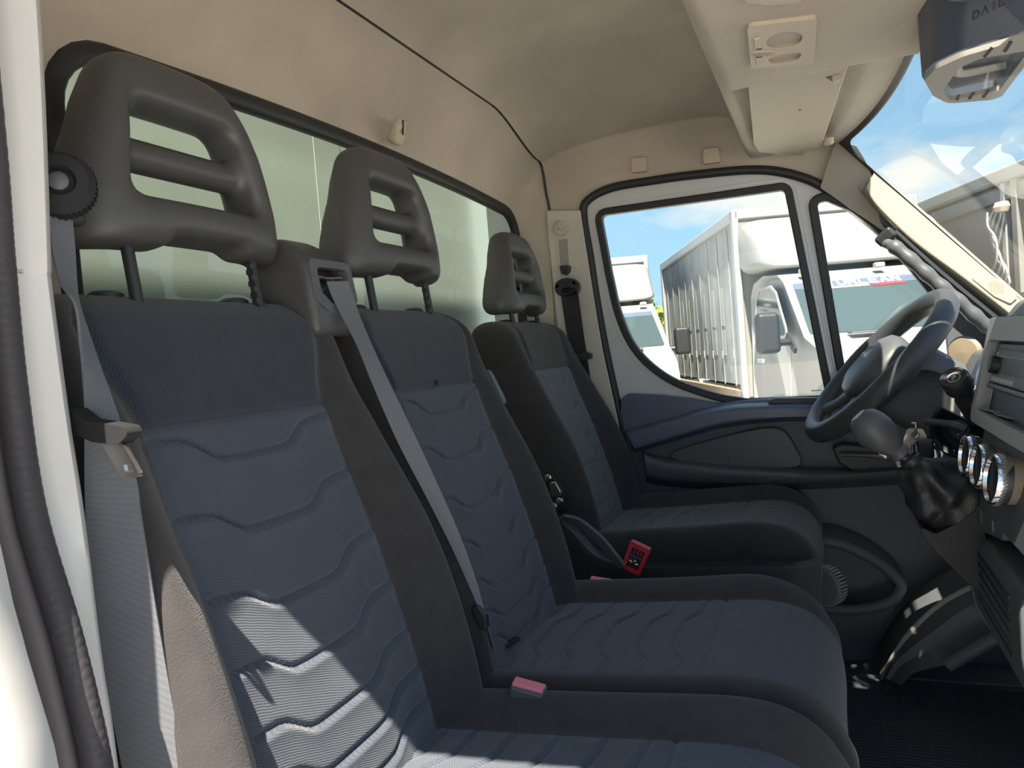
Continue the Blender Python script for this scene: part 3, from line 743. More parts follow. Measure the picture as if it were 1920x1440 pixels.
def backrest(parent, yc, dx, mats, tiers, z0=0.50, z1=1.088, hw0=0.206, seam=0.960, step=0.0024, upper_w=0.030, taper=0.010, NI=56, bs=1.0):
    rt = 0.040
    zs = list(np.arange(z0, z1 - rt, step))
    k = int(np.argmin(np.abs(np.array(zs) - seam))); zs[k] = seam
    tf = [1.0] * len(zs)
    for a in np.linspace(0.08, PI / 2, 12):
        zs.append(z1 - rt + rt * math.sin(a)); tf.append(0.12 + 0.88 * math.cos(a))
    zs, tf = np.array(zs), np.array(tf)
    NB, NS, NK = 18, 4, 6
    rc = 0.060
    hw = hw0 - taper * sst(0.80, 1.05, zs)
    q = np.clip((zs - (z1 - rc)) / rc, 0, 1)
    hw = hw - rc * 0.85 * (1 - np.sqrt(1 - q ** 2 * 0.98))
    wi = 0.130 + upper_w * sst(seam, z1 - 0.03, zs)
    wi = np.minimum(wi, hw - 0.030)
    xb = np.interp(zs, *SZX) + dx
    bb = np.interp(zs, *SZB) * bs
    cols = []
    for i in range(len(zs)):
        Y, X = [], []
        # right half from centre outwards, mirrored later
        for a in range(NI + 1):
            t = a / NI
            Y.append(wi[i] * t); X.append(0.006 * (t ** 2) * (1 if zs[i] > 0.6 else 1))
        for a in range(1, NB + 1):
            u = a / NB
            Y.append(wi[i] + (hw[i] - wi[i]) * math.sin(u * PI / 2))
            X.append(0.006 + bb[i] * math.sin(PI * u / 1.12) - 0.045 * u ** 3 - 0.0035 * math.exp(-((u) / 0.10) ** 2))
        xe = X[-1]
        for a in range(1, NS + 1):
            Y.append(hw[i]); X.append(lerp(xe, -0.085, a / NS))
        for a in range(1, NK + 1):
            t = a / NK * PI / 2
            Y.append(hw[i] * math.cos(t)); X.append(-0.085 - 0.025 * math.sin(t))
        cols.append((Y, X))
    Yh = np.array([c[0] for c in cols]); Xh = np.array([c[1] for c in cols])
    # quilted relief on the insert, soft crown on the upper panel
    t = Yh[:, :NI + 1] / wi[:, None]
    Z = np.repeat(zs[:, None], NI + 1, 1)
    edge = 1 - np.exp(-((1 - np.abs(t)) / 0.05) ** 2)
    rel = quilt(t, Z, tiers) * np.where(Z < seam, 1, 0)
    rel += np.where(Z >= seam, 0.006 * (1 - np.exp(-(Z - seam) / 0.02)), 0.0015) * edge
    Xh[:, :NI + 1] += rel * (0.25 + 0.75 * edge)
    Xh -= (0.0045 * np.exp(-((zs - seam) / 0.004) ** 2))[:, None] * (np.arange(Xh.shape[1]) <= NI + 1)
    xm = -0.045
    Xh = xm + (Xh - xm) * tf[:, None]
    Y = np.concatenate([-Yh[:, ::-1], Yh[:, 1:]], 1); X = np.concatenate([Xh[:, ::-1], Xh[:, 1:]], 1)
    P = np.stack([X + xb[:, None], Y + yc, np.repeat(zs[:, None], X.shape[1], 1)], -1)
    nr, nc = P.shape[0] - 1, P.shape[1] - 1
    mid = nc // 2
    jj = np.abs(np.arange(nc) + 0.5 - mid)
    ins = np.repeat((jj < NI)[None, :], nr, 0)
    zmid = (zs[1:] + zs[:-1]) / 2
    cen = ins & (zmid < seam)[:, None]
    upr = ins & (zmid >= seam)[:, None] & (zmid < z1 - 0.012)[:, None]
    body = sub_mesh(P, ~(cen | upr))
    top = [tuple(p) for p in P[-1]]
    h = len(top) // 2
    b0 = len(body.v); body.v += top; body.m += []
    for j in range(h):
        body.f.append((b0 + j, b0 + j + 1, b0 + 2 * h - j - 1, b0 + 2 * h - j)); body.m.append(0)
    bo = body.build('backrest', mats['bolster'], parent, ang=180, recalc=False)
    sub_mesh(P, cen).build('center_panel', mats['insert'], bo, ang=180, recalc=False)
    sub_mesh(P, upr).build('upper_panel', mats['upper'], bo, ang=180, recalc=False)
    # headrest post guides
    for s in (-1, 1):
        MB().lathe([(0.012, -0.012), (0.018, -0.004), (0.017, 0.004), (0.012, 0.007), (0.0, 0.007)], (-0.640 + dx, yc + s * 0.085, z1 - 0.002), (0, 0, 1), 20).build('post_guide', M['black'], bo)
    return bo

def cushion(parent, yc, dx, mats, tiers, hw0=0.214, wi=0.135, front_r=0.0, outer=0, z_off=0.0, name='seat_cushion', panel=-0.16, bmax=0.024, wedge=0.0):
    ctl = [(-0.55, 0.560), (-0.44, 0.570), (-0.34, 0.577), (-0.24, 0.585), (-0.16, 0.592), (-0.10, 0.595), (-0.058, 0.588), (-0.026, 0.568), (-0.006, 0.535), (0.000, 0.49), (-0.004, 0.44), (-0.02, 0.385), (-0.04, 0.34)]
    pth = np.array(cr(ctl, 40))
    seg = np.r_[0, np.cumsum(np.hypot(*np.diff(pth, axis=0).T))]
    s = np.arange(0, seg[-1], 0.0030)
    px, pz = np.interp(s, seg, pth[:, 0]), np.interp(s, seg, pth[:, 1])
    k = int(np.argmin(np.abs(px[:200] - panel)))
    tx, tz = np.gradient(px), np.gradient(pz)
    ln = np.hypot(tx, tz); nx, nz2 = -tz / ln, tx / ln
    NI, NB, NS = 50, 18, 5
    xs_ = px.copy()
    Yh, H = [], []
    bb = bmax * (1 - 0.35 * sst(-0.05, 0.0, px)) * np.where(pz < 0.54, 1 - sst(0.0, 0.06, 0.54 - pz), 1)
    for i in range(len(s)):
        Y, X = [], []
        for a in range(NI + 1):
            Y.append(wi * a / NI); X.append(0.003 * (a / NI) ** 2)
        for a in range(1, NB + 1):
            u = a / NB
            Y.append(wi + (hw0 - wi) * math.sin(u * PI / 2))
            X.append(0.003 + bb[i] * math.sin(PI * u / 1.15) - 0.030 * u ** 4 - 0.0030 * math.exp(-(u / 0.10) ** 2))
        for a in range(1, NS + 1):
            Y.append(hw0 - 0.004 * a / NS); X.append(X[NI + NB] - 0.07 * a / NS)
        Yh.append(Y); H.append(X)
    Yh, H = np.array(Yh), np.array(H)
    t = Yh[:, :NI + 1] / wi
    S = np.repeat(px[:, None], NI + 1, 1)
    on = np.repeat((np.arange(len(s)) <= k)[:, None], NI + 1, 1)
    edge = 1 - np.exp(-((1 - np.abs(t)) / 0.05) ** 2)
    rel = quilt(t, S, tiers, depth=0.0036, puff=0.0028) * on
    H[:, :NI + 1] += rel * (0.25 + 0.75 * edge)
    H -= (0.0032 * np.exp(-((s - s[k]) / 0.0035) ** 2))[:, None] * (np.arange(H.shape[1]) <= NI)
    Yf = np.concatenate([-Yh[:, ::-1], Yh[:, 1:]], 1); Hf = np.concatenate([H[:, ::-1], H[:, 1:]], 1)
    X = px[:, None] + nx[:, None] * Hf; Zz = pz[:, None] + nz2[:, None] * Hf
    # plan rounding of the outer front corners
    yy = Yf
    for sd in (-1, 1):
        if outer in (sd, 2):
            r = 0.10
            e = np.clip((sd * yy - (hw0 - r)) / r, 0, 1)
            X = X - r * 0.75 * (1 - np.sqrt(1 - 0.98 * e ** 2)) * sst(-0.22, -0.03, X)
        elif True:
            r = 0.05
            e = np.clip((sd * yy - (hw0 - r)) / r, 0, 1)
            X = X - 0.014 * (1 - np.sqrt(1 - 0.98 * e ** 2)) * sst(-0.10, -0.02, X)
    P = np.stack([X + dx, Yf + yc, Zz + z_off], -1)
    nr, nc = P.shape[0] - 1, P.shape[1] - 1
    jj = np.abs(np.arange(nc) + 0.5 - nc // 2)
    ins = np.repeat((jj < NI)[None, :], nr, 0)
    rowi = np.arange(nr)
    cen = ins & (rowi < k)[:, None]
    frt = ins & (rowi >= k)[:, None] & (rowi < k + 78)[:, None]
    co = sub_mesh(P, ~(cen | frt)).build(name, mats['bolster'], parent, ang=180, recalc=False)
    sub_mesh(P, cen).build('center_panel', mats['insert'], co, ang=180, recalc=False)
    sub_mesh(P, frt).build('front_panel', mats['insert'], co, ang=180, recalc=False)
    return co

# ---------------------------------------------------------------- headrest
def headrest_sdf(X, Y, Z):
    # X front, Y across, Z up from the lower edge; seen from the front as a trapezoid with two slots
    hwz = np.interp(Z, [-0.02, 0.0, 0.03, 0.09, 0.15, 0.19, 0.215], [0.134, 0.138, 0.137, 0.123, 0.102, 0.083, 0.068])
    d2 = smax(np.abs(Y) - hwz, smax(Z - (0.207 - 0.9 * Y ** 2), -Z, 0.012), 0.022)
    ay = np.abs(Y)
    ctr = -0.018 - 0.30 * Y ** 2 - 0.62 * smax(ay - 0.098, 0 * ay, 0.022) - 0.10 * np.maximum(Z - 0.12, 0)
    th = np.interp(Z, [0, 0.05, 0.15, 0.21], [0.030, 0.034, 0.030, 0.024])
    body = smax(d2, np.abs(X - ctr) - th, 0.022)
    ow = np.interp(Z, [0.045, 0.15], [0.088, 0.067])
    win = smax(np.abs(Y) - ow, np.abs(Z - 0.0985) - 0.049, 0.020)
    body = smax(body, -win, 0.022)
    bar = np.sqrt((X + 0.026) ** 2 + ((Z - 0.099) * 1.0) ** 2) - 0.0175
    bar = np.maximum(bar, np.abs(Y) - 0.09)
    body = smin(body, bar, 0.012)
    notch = smax(np.abs(Y - 0.005) - 0.052, np.abs(Z + 0.004) - 0.016, 0.012)
    notch = np.maximum(notch, -(X + 0.075))
    return smax(body, -notch, 0.010)
hv, hf = nets(headrest_sdf, (-0.11, -0.15, -0.01), (0.03, 0.15, 0.215), 0.0045)
hm = MB().add(hv, hf)
def headrest(parent, yc, xc, zb, first=[None]):
    th = math.radians(6)
    R_ = Matrix.Rotation(-th, 4, 'Y')
    h = MB()
    h.add([Vector((xc, yc, zb)) + R_ @ Vector(v) for v in hv], hf)
    ho = h.build('headrest', M['rest'], parent, ang=180, recalc=False)
    md = ho.modifiers.new('soften', 'SMOOTH'); md.factor = 0.5; md.iterations = 4
    for s in (-1, 1):
        p0, p1 = Vector((xc - 0.010, yc + s * 0.085, zb - 0.085)), Vector((xc - 0.024, yc + s * 0.085, zb + 0.03))
        pm = MB().tube([p0, p1], 0.0062, 12)
        po = pm.build('headrest_post', M['black'], ho)
        if s == 1:
            nm = MB()
            for q in range(5):
                c = p0.lerp(p1, 0.25 + q * 0.12)
                nm.box((c.x + 0.002, c.y - 0.006, c.z), (0.010, 0.004, 0.006))
            no = nm.build('post_notches', M['gasket'], ho, smooth=False)
    return ho

BM = dict(insert=M['insert'], upper=M['upper'], bolster=M['bolster'])
DM = dict(insert=M['drv_insert'], upper=M['bolster'], bolster=M['bolster'])
BT = [0.949, 0.880, 0.808, 0.747, 0.691, 0.648, 0.612]
CT = [-0.465, -0.425, -0.388, -0.340, -0.288, -0.235, -0.188]
bench = empty('passenger_bench', (-0.30, 0.81, 0.19))
tag(bench, 'dark blue two-seat passenger bench in the foreground, with two slotted headrests', 'seat')
b1 = backrest(bench, 0.600, 0.0, BM, BT)
b2 = backrest(bench, 1.017, 0.0, BM, BT, hw0=0.197, bs=0.72)
headrest(bench, 0.613, -0.600, 1.137)
headrest(bench, 1.029, -0.600, 1.137)
c1 = cushion(bench, 0.600, 0.0, BM, CT, outer=-1)
c2 = cushion(bench, 1.030, 0.0, BM, CT, outer=1)
bz = MB().box((-0.30, 0.82, 0.36), (0.44, 0.80, 0.34)).build('seat_base', M['black'], bench, bevel=0.02, bseg=3)
# bridging roll between the two cushions
MB().tube(cr([(-0.45, 0.815, 0.548), (-0.30, 0.815, 0.556), (-0.15, 0.815, 0.566), (-0.06, 0.815, 0.563), (-0.020, 0.815, 0.535), (-0.012, 0.815, 0.47), (-0.03, 0.815, 0.40)], 6), 0.020, 10).build('cushion_gusset', M['bolster'], bench)
# belt tower on top of the bench back, between both backrests
def tower_sdf(X, Y, Z):
    y = Y - 0.793
    hy = np.interp(Z, [1.03, 1.10, 1.15, 1.18], [0.046, 0.046, 0.043, 0.034])
    # side profile (x,z): rounded shoulder rising to the back, front lip reaching down
    zt = 1.172 - 1.9 * np.maximum(X + 0.632, 0) ** 1.35 * np.where(X > -0.632, 1, 0) - 0.35 * np.maximum(-0.66 - X, 0)
    zb = np.where(X > -0.600, 1.042, 1.06)
    d = smax(np.abs(y) - hy, smax(Z - zt, zb - Z, 0.012), 0.016)
    d = smax(d, smax(X + 0.566 + 0.12 * (Z - 1.04), -0.674 - X, 0.01), 0.014)
    op = smax(np.abs(y - 0.003) - 0.034, np.abs(Z - 1.107) - 0.028, 0.016)
    op = np.maximum(op, -0.606 - X)
    return smax(d, -op, 0.005)
tv, tf_ = nets(tower_sdf, (-0.71, 0.72, 1.03), (-0.55, 0.87, 1.19), 0.0034)
tw = MB().add(tv, tf_).build('belt_tower', M['rest'], bench, ang=180, recalc=False)
md = tw.modifiers.new('soften', 'SMOOTH'); md.factor = 0.5; md.iterations = 3
# bezel lining the belt opening
bzf = lambda a, b, c: Vector((-0.577 - 0.12 * (b - 1.107) + c, a, b))
MB().plate(fillet([(0.752, 1.140), (0.838, 1.140), (0.842, 1.090), (0.825, 1.072), (0.780, 1.070), (0.752, 1.088)], 0.010), [fillet([(0.765, 1.130), (0.829, 1.130), (0.829, 1.098), (0.815, 1.086), (0.785, 1.084), (0.767, 1.098)], 0.008)], bzf, -0.012, 0.003).build('tower_bezel', M['dark'], tw, bevel=0.003)
MB().prism([(0.760, 1.135), (0.834, 1.135), (0.834, 1.08), (0.760, 1.08)], bzf, -0.024, -0.020).build('tower_cavity', M['gasket'], tw)
MB().tube([(-0.585, 0.766, 1.118), (-0.583, 0.790, 1.116), (-0.583, 0.826, 1.119)], 0.0035, 8).build('belt_guide', M['chrome'], tw)
MB().tube([(-0.583, 0.766, 1.104), (-0.581, 0.782, 1.101)], 0.002, 8).build('belt_guide', M['chrome'], tw)
sfr = frame((-0.640, 0.7375, 1.088), (1, 0, 0), (0, 0, 1), (0, -1, 0))
MB().plate(circ(0, 0, 0.0055), [circ(0, 0, 0.0036)], sfr, -0.004, 0.0015).build('screw', M['black'], tw, bevel=0.0006)
MB().prism(circ(0, 0, 0.0032, n=6), sfr, -0.004, 0.0005).build('screw_head', M['steel'], tw)
# small black anchor loop on the seam, tilt lever at the outer side, seat label tag
MB().tube(cr([(-0.5883, 1.02, 0.9647), (-0.5783, 1.02, 0.9683), (-0.5692, 1.02, 0.9636), (-0.5611, 1.02, 0.969), (-0.5578, 1.02, 0.9629)], 4), 0.0028, 8).build('thread_loop', M['gasket'], bench)
lv = cr([(-0.5701, 0.9737), (-0.5636, 0.9733), (-0.5519, 0.9481), (-0.5395, 0.9181), (-0.5463, 0.9135), (-0.5608, 0.9447)], 4, True)
MB().plate(lv, [offset(lv, -0.0045)], FXZ, 1.222, 1.238).build('tilt_lever', M['satin'], bench, bevel=0.002)
MB().box((0, 0, 0), (0.030, 0.012, 0.005), frame((-0.440, 0.955, 0.588), (0.5, 0.85, 0.15), (0.8, -0.5, 0.1))).build('fabric_tag', M['black'], bench, bevel=0.001)

driver = empty('driver_seat', (-0.35, 1.73, 0.19))
tag(driver, 'grey-black driver seat beside the white far door, third and farthest headrest', 'seat')
backrest(driver, 1.735, -0.068, DM, BT, hw0=0.215, upper_w=0.01, step=0.0045, z1=1.082)
headrest(driver, 1.735, -0.668, 1.103)
cushion(driver, 1.735, -0.03, DM, CT, outer=2, hw0=0.225, z_off=0.004, bmax=0.030)
dbm = MB().box((-0.30, 1.73, 0.36), (0.46, 0.42, 0.34))
dbm.build('seat_base', M['black'], driver, bevel=0.02, bseg=3)
sh = cr([(-0.5358, 1.47, 0.6395), (-0.5103, 1.47, 0.6147), (-0.4502, 1.47, 0.5597), (-0.3284, 1.47, 0.5466), (-0.162, 1.47, 0.5576), (-0.0654, 1.47, 0.5593), (-0.0323, 1.47, 0.5697)], 5)
MB().loft([[(x, y + 0.03, z + 0.004), (x, y, z), (x, y - 0.004, z - 0.02), (x, y, 0.40), (x, y + 0.03, 0.40)] for x, y, z in sh], False, False).build('side_shield', M['black'], driver)
# hinge bracket on the near lower corner of the driver backrest
hb = MB().prism(fillet([(-0.5756, 0.7329), (-0.5579, 0.7374), (-0.5344, 0.6941), (-0.5323, 0.6592), (-0.56, 0.6507)], 0.008), FXZ, 1.496, 1.512)
hbo = hb.build('hinge_cover', M['black'], driver, bevel=0.003)
MB().prism(fillet([(-0.565, 0.7185), (-0.55, 0.7219), (-0.5384, 0.6986), (-0.5404, 0.6893), (-0.5602, 0.6869)], 0.004), FXZ, 1.490, 1.500).build('hinge_plate', M['steel'], hbo, bevel=0.002)
for q in [(-0.566, 1.49, 0.7299), (-0.5432, 1.49, 0.6787), (-0.5576, 1.49, 0.667)]:
    MB().lathe([(0.008, 0), (0.008, 0.006), (0.004, 0.008), (0, 0.008)], (q[0], q[1] + 0.006, q[2]), (0, -1, 0), 14).build('bolt', M['steel'], hbo)
# adjuster knob standing ahead of the driver cushion
kp = [(-0.0166, 1.6, 0.4886)][0]
kn = MB(); prof_ = [(0.0, -0.006), (0.034, -0.006), (0.038, 0.0), (0.038, 0.020), (0.033, 0.026), (0.0, 0.026)]
kn.lathe(prof_, kp, (-0.55, -0.83, 0.0), 40)
kno = kn.build('adjuster_knob', M['dark'], driver)
fl = MB(); ax_ = Vector((-0.55, -0.83, 0)).normalized(); u_ = Vector((0, 0, 1)); v_ = ax_.cross(u_)
for i in range(36):
    a = 2 * PI * i / 36
    rad = u_ * math.cos(a) + v_ * math.sin(a)
    fl.box((0, 0, 0), (0.019, 0.0026, 0.003), frame(Vector(kp) + ax_ * 0.010 + rad * 0.0385, ax_, rad.cross(ax_)))
flo = fl.build('knob_ridges', M['grey'], kno, smooth=False); flo['kind'] = 'stuff'

# ================================================================== BELTS AND BUCKLES
def strip(Lp, Rp, th=0.0016, n=6, bulge=0.0):
    """flat webbing between two edge lines"""
    A, B = [np.array(p) for p in cr(Lp, n)], [np.array(p) for p in cr(Rp, n)]
    rings = []
    for i in range(len(A)):
        t = (A[min(i + 1, len(A) - 1)] + B[min(i + 1, len(A) - 1)] - A[max(i - 1, 0)] - B[max(i - 1, 0)])
        nn = np.cross(t, B[i] - A[i]); nn = nn / (np.linalg.norm(nn) + 1e-9) * th / 2
        up = [lerp(A[i], B[i], k) + nn * (1 + bulge * math.sin(PI * k)) for k in (0.0, 0.25, 0.5, 0.75, 1.0)]
        dn = [lerp(A[i], B[i], k) - nn for k in (1.0, 0.5, 0.0)]
        rings.append([tuple(q) for q in up + dn])
    return MB().loft(rings, True, True)

nb = empty('seat_belt', (-0.46, 0.39, 0.55)); tag(nb, 'wide grey seat belt hanging beside the white near pillar with chrome tongue', 'seat belt')
strip([(-0.5225, 0.38, 1.13), (-0.5234, 0.38, 1.1045), (-0.5177, 0.38, 1.0801), (-0.5043, 0.38, 1.0621), (-0.5031, 0.38, 1.0353), (-0.5037, 0.38, 1.0117), (-0.5071, 0.38, 0.9762), (-0.5129, 0.38, 0.9324), (-0.5153, 0.38, 0.9082), (-0.5194, 0.38, 0.8594), (-0.5166, 0.38, 0.8105), (-0.5035, 0.38, 0.7135), (-0.4944, 0.38, 0.6491)],
      [(-0.5228, 0.3985, 1.1347), (-0.5234, 0.3985, 1.1063), (-0.5251, 0.3985, 1.082), (-0.5242, 0.3985, 1.0639), (-0.5153, 0.3985, 1.0361), (-0.5066, 0.3985, 1.0109), (-0.4924, 0.3985, 0.9736), (-0.4817, 0.3985, 0.9287), (-0.4805, 0.3985, 0.9044), (-0.4766, 0.3985, 0.8556), (-0.472, 0.3985, 0.8068), (-0.4613, 0.3985, 0.7095), (-0.4534, 0.3985, 0.6448)], 0.0018).build('webbing', M['belt'], nb, ang=60)
tg = MB().prism(fillet([(-0.5218, 0.9804), (-0.5198, 0.9859), (-0.5048, 0.9865), (-0.4904, 0.9776), (-0.4706, 0.9745), (-0.4524, 0.9716), (-0.4489, 0.9662), (-0.4605, 0.9589), (-0.486, 0.9619), (-0.5073, 0.9696), (-0.5192, 0.9748)], 0.004), FXZ, 0.368, 0.381)
tgo = tg.build('tongue_grip', M['matte'], nb, bevel=0.003, bseg=3)
MB().plate(fillet([(-0.4806, 0.9638), (-0.4566, 0.9593), (-0.4438, 0.9387), (-0.4452, 0.9357), (-0.4615, 0.9351), (-0.4735, 0.9529)], 0.003), [fillet([(-0.459, 0.9457), (-0.4511, 0.9456), (-0.4499, 0.9395), (-0.4577, 0.9396)], 0.001)], FXZ, 0.3700, 0.3730).build('tongue_plate', M['steel'], tgo, bevel=0.0008)
rg = MB(); rc_ = Vector([(-0.5241, 0.392, 1.1532)][0])
rg.lathe([(0.010, -0.006), (0.020, -0.006), (0.0245, -0.002), (0.0245, 0.010), (0.020, 0.015), (0.012, 0.016), (0.010, 0.010)], rc_, (0.75, -0.62, 0.15), 36)
rgo = rg.build('guide_ring', M['matte'], nb)
rb_ = MB(); ax_ = Vector((0.75, -0.62, 0.15)).normalized(); ua = ax_.orthogonal().normalized(); ub = ax_.cross(ua)
for i in range(40):
    a = 2 * PI * i / 40; rad = ua * math.cos(a) + ub * math.sin(a)
    rb_.box((0, 0, 0), (0.011, 0.0016, 0.0018), frame(rc_ + ax_ * 0.004 + rad * 0.0246, ax_, rad.cross(ax_)))
rbo = rb_.build('ring_ribs', M['matte'], rgo, smooth=False); rbo['kind'] = 'stuff'
MB().lathe([(0.0, 0), (0.007, 0), (0.007, 0.012), (0.004, 0.014), (0, 0.014)], rc_ + ax_ * 0.002, ax_, 18).build('ring_bolt', M['dark'], rgo)
MB().box((rc_.x - 0.01, rc_.y + 0.012, rc_.z - 0.002), (0.024, 0.018, 0.05)).build('ring_mount', M['black'], nb, bevel=0.006)

mb_ = empty('seat_belt', (-0.42, 0.83, 0.57)); tag(mb_, 'grey seat belt running down from the belt tower between the two bench seats', 'seat belt')
strip([(-0.5763, 0.782, 1.112), (-0.5715, 0.784, 1.0933), (-0.561, 0.786, 1.0673), (-0.5449, 0.79, 1.03), (-0.5296, 0.797, 0.9743), (-0.506, 0.806, 0.9007), (-0.4779, 0.816, 0.8301), (-0.4514, 0.824, 0.7632), (-0.4328, 0.829, 0.7108), (-0.4233, 0.832, 0.6814)],
      [(-0.564, 0.812, 1.1132), (-0.5587, 0.812, 1.0925), (-0.5514, 0.812, 1.0669), (-0.5398, 0.814, 1.0327), (-0.5214, 0.816, 0.9864), (-0.4937, 0.82, 0.9191), (-0.4669, 0.826, 0.8487), (-0.4421, 0.831, 0.7789), (-0.4253, 0.834, 0.7199), (-0.4183, 0.836, 0.6816)], 0.0016).build('webbing', M['belt_plain'], mb_, ang=60)
MB().prism(fillet([(-0.4319, 0.6853), (-0.4226, 0.6873), (-0.4133, 0.674), (-0.4125, 0.6575), (-0.4173, 0.6537), (-0.4249, 0.6622), (-0.4314, 0.6742)], 0.003), FXZ, 0.828, 0.839).build('tongue_grip', M['black'], mb_, bevel=0.002)
MB().prism(fillet([(-0.4164, 0.6559), (-0.4125, 0.6575), (-0.4071, 0.6338), (-0.4111, 0.6307)], 0.001), FXZ, 0.833, 0.8352).build('tongue_plate', M['steel'], mb_, bevel=0.0006)
strip([(-0.4232, 0.834, 0.6751), (-0.4241, 0.834, 0.6404), (-0.4279, 0.834, 0.6053), (-0.4331, 0.834, 0.5558)], [(-0.4303, 0.854, 0.6675), (-0.4319, 0.854, 0.632), (-0.4358, 0.854, 0.596), (-0.4411, 0.854, 0.5454)], 0.0016).build('return_webbing', M['beltblack'], mb_, ang=60)

db = empty('seat_belt', (-0.62, 1.97, 0.90)); tag(db, 'dark seat belt hanging from the far beige door pillar', 'seat belt')
strip([(-0.6675, 1.968, 1.1771), (-0.6628, 1.968, 1.1171), (-0.6563, 1.968, 1.0421), (-0.6441, 1.968, 0.9785), (-0.6342, 1.968, 0.9063), (-0.6268, 1.968, 0.8014)], [(-0.6136, 1.955, 1.1735), (-0.6093, 1.955, 1.1116), (-0.6053, 1.955, 1.0453), (-0.6007, 1.955, 0.9862), (-0.5961, 1.955, 0.9271), (-0.5905, 1.955, 0.8015)], 0.002).build('webbing', M['beltblack'], db, ang=60)
dr = cr([(-0.6759, 1.1697), (-0.6711, 1.1913), (-0.65, 1.2007), (-0.621, 1.196), (-0.6053, 1.1811), (-0.6069, 1.1609), (-0.6228, 1.1538), (-0.66, 1.1532)], 4, True)
MB().plate(dr, [[(-0.659, 1.1664), (-0.6522, 1.173), (-0.6306, 1.1722), (-0.6187, 1.1665), (-0.6253, 1.1614), (-0.6501, 1.161)]], FXZ, 1.945, 1.962).build('guide_ring', M['black'], db, bevel=0.004)
MB().prism(fillet([(-0.6615, 1.2366), (-0.6335, 1.2362), (-0.6365, 1.2175), (-0.6465, 1.2098), (-0.6568, 1.2169)], 0.003), FXZ, 1.956, 1.982).build('height_adjuster', M['black'], db, bevel=0.002)
MB().prism(fillet([(-0.6342, 0.9902), (-0.5986, 0.9935), (-0.5839, 0.9866), (-0.5848, 0.9749), (-0.6033, 0.9718), (-0.6281, 0.9692)], 0.003), FXZ, 1.944, 1.960).build('tongue_grip', M['black'], db, bevel=0.002)
kc = [(-0.6567, 1.98, 1.3431)][0]
MB().lathe([(0.0, 0.0), (0.022, 0.0), (0.022, 0.004), (0.018, 0.008), (0.0, 0.009)], kc, (0.05, -1, 0.05), 28).build('anchor_cap', M['beige'], db)
MB().tube(cr([(kc[0] - 0.012, 1.968, kc[2] - 0.004), (kc[0] - 0.002, 1.966, kc[2] + 0.006), (kc[0] + 0.012, 1.968, kc[2] - 0.006)], 4), 0.005, 8).build('cap_ridge', M['beige'], db)

def buckle(label, o, ex, up, w=0.042, d=0.024, h=0.055):
    b = empty('belt_buckle', o); tag(b, label, 'buckle')
    fr = frame(o, ex, Vector(up).cross(Vector(ex)), up)
    MB().box((0, 0, h / 2), (w, d, h), fr).build('casing', M['satin'], b, bevel=0.004, bseg=3)
    MB().box((0, -0.001, h + 0.0005), (w - 0.004, d * 0.62, 0.006), fr).build('release_button', M['pink'], b, bevel=0.0015)
    MB().box((0, d * 0.40, h - 0.004), (w - 0.012, 0.003, 0.010), fr).build('tongue_slot', M['gasket'], b)
    return b
buckle('black buckle with a faded pink button between the two bench cushions', (-0.352, 0.795, 0.556), (0.95, 0.05, -0.18), (0.16, -0.12, 0.98))
buckle('buckle showing only its red top behind the far bench cushion', (-0.402, 1.275, 0.532), (0.97, 0.05, -0.12), (0.12, -0.05, 0.98), h=0.050)

ob = empty('open_buckle', (-0.35, 1.36, 0.575)); tag(ob, 'broken red buckle without its cover, on a grey strap beside the driver seat', 'buckle')
P0, P1, P2, P3 = [Vector(q) for q in [(-0.3549, 1.36, 0.6318), (-0.3233, 1.36, 0.6174), (-0.3464, 1.36, 0.5655), (-0.3784, 1.36, 0.5806)]]
exx, eyy = (P1 - P0), (P0 - P3)
W_, H_ = exx.length, eyy.length
ofr = frame(P3, exx, eyy)
sgn = 1 if ofr(0, 0, 1).y < ofr(0, 0, 0).y else -1
OF = lambda a, b, c: ofr(a, b, c * sgn)
MB().plate(fillet([(-0.001, 0), (W_ + 0.001, 0), (W_ + 0.003, H_), (-0.003, H_)], 0.003), [fillet([(0.005, 0.006), (W_ - 0.005, 0.006), (W_ - 0.005, H_ - 0.009), (0.005, H_ - 0.009)], 0.002)], OF, -0.010, 0.006).build('red_frame', M['red'], ob, bevel=0.0015)
MB().box((W_ / 2, H_ / 2, -0.006), (W_ - 0.006, H_ - 0.008, 0.006), OF).build('mechanism', M['gasket'], ob, bevel=0.001)
for k, (a, b) in enumerate([(0.25, 0.28), (0.72, 0.25), (0.5, 0.33)]):
    MB().lathe([(0.0, 0), (0.0048, 0), (0.0048, 0.004), (0.003, 0.006), (0, 0.006)], OF(W_ * a, H_ * b, -0.003), OF(0, 0, 1) - OF(0, 0, 0), 14).build('spring', M['chrome'], ob)
for k in range(3):
    MB().box((W_ * (0.3 + 0.2 * k), H_ * 0.72, -0.001), (0.004, 0.012, 0.004), OF).build('red_tab', M['red'], ob, bevel=0.0008)
MB().box((W_ * 0.5, H_ * 0.52, -0.001), (W_ * 0.7, 0.004, 0.005), OF).build('crossbar', M['satin'], ob, bevel=0.001)
strip([(-0.4996, 1.36, 0.6728), (-0.4653, 1.36, 0.6606), (-0.4296, 1.36, 0.6319), (-0.4051, 1.36, 0.6035), (-0.3827, 1.36, 0.5794)], [(-0.4826, 1.345, 0.6828), (-0.4507, 1.345, 0.6749), (-0.4126, 1.345, 0.6446), (-0.3876, 1.345, 0.6144), (-0.3689, 1.345, 0.5885)], 0.006).build('strap', M['belt'], ob, ang=60)
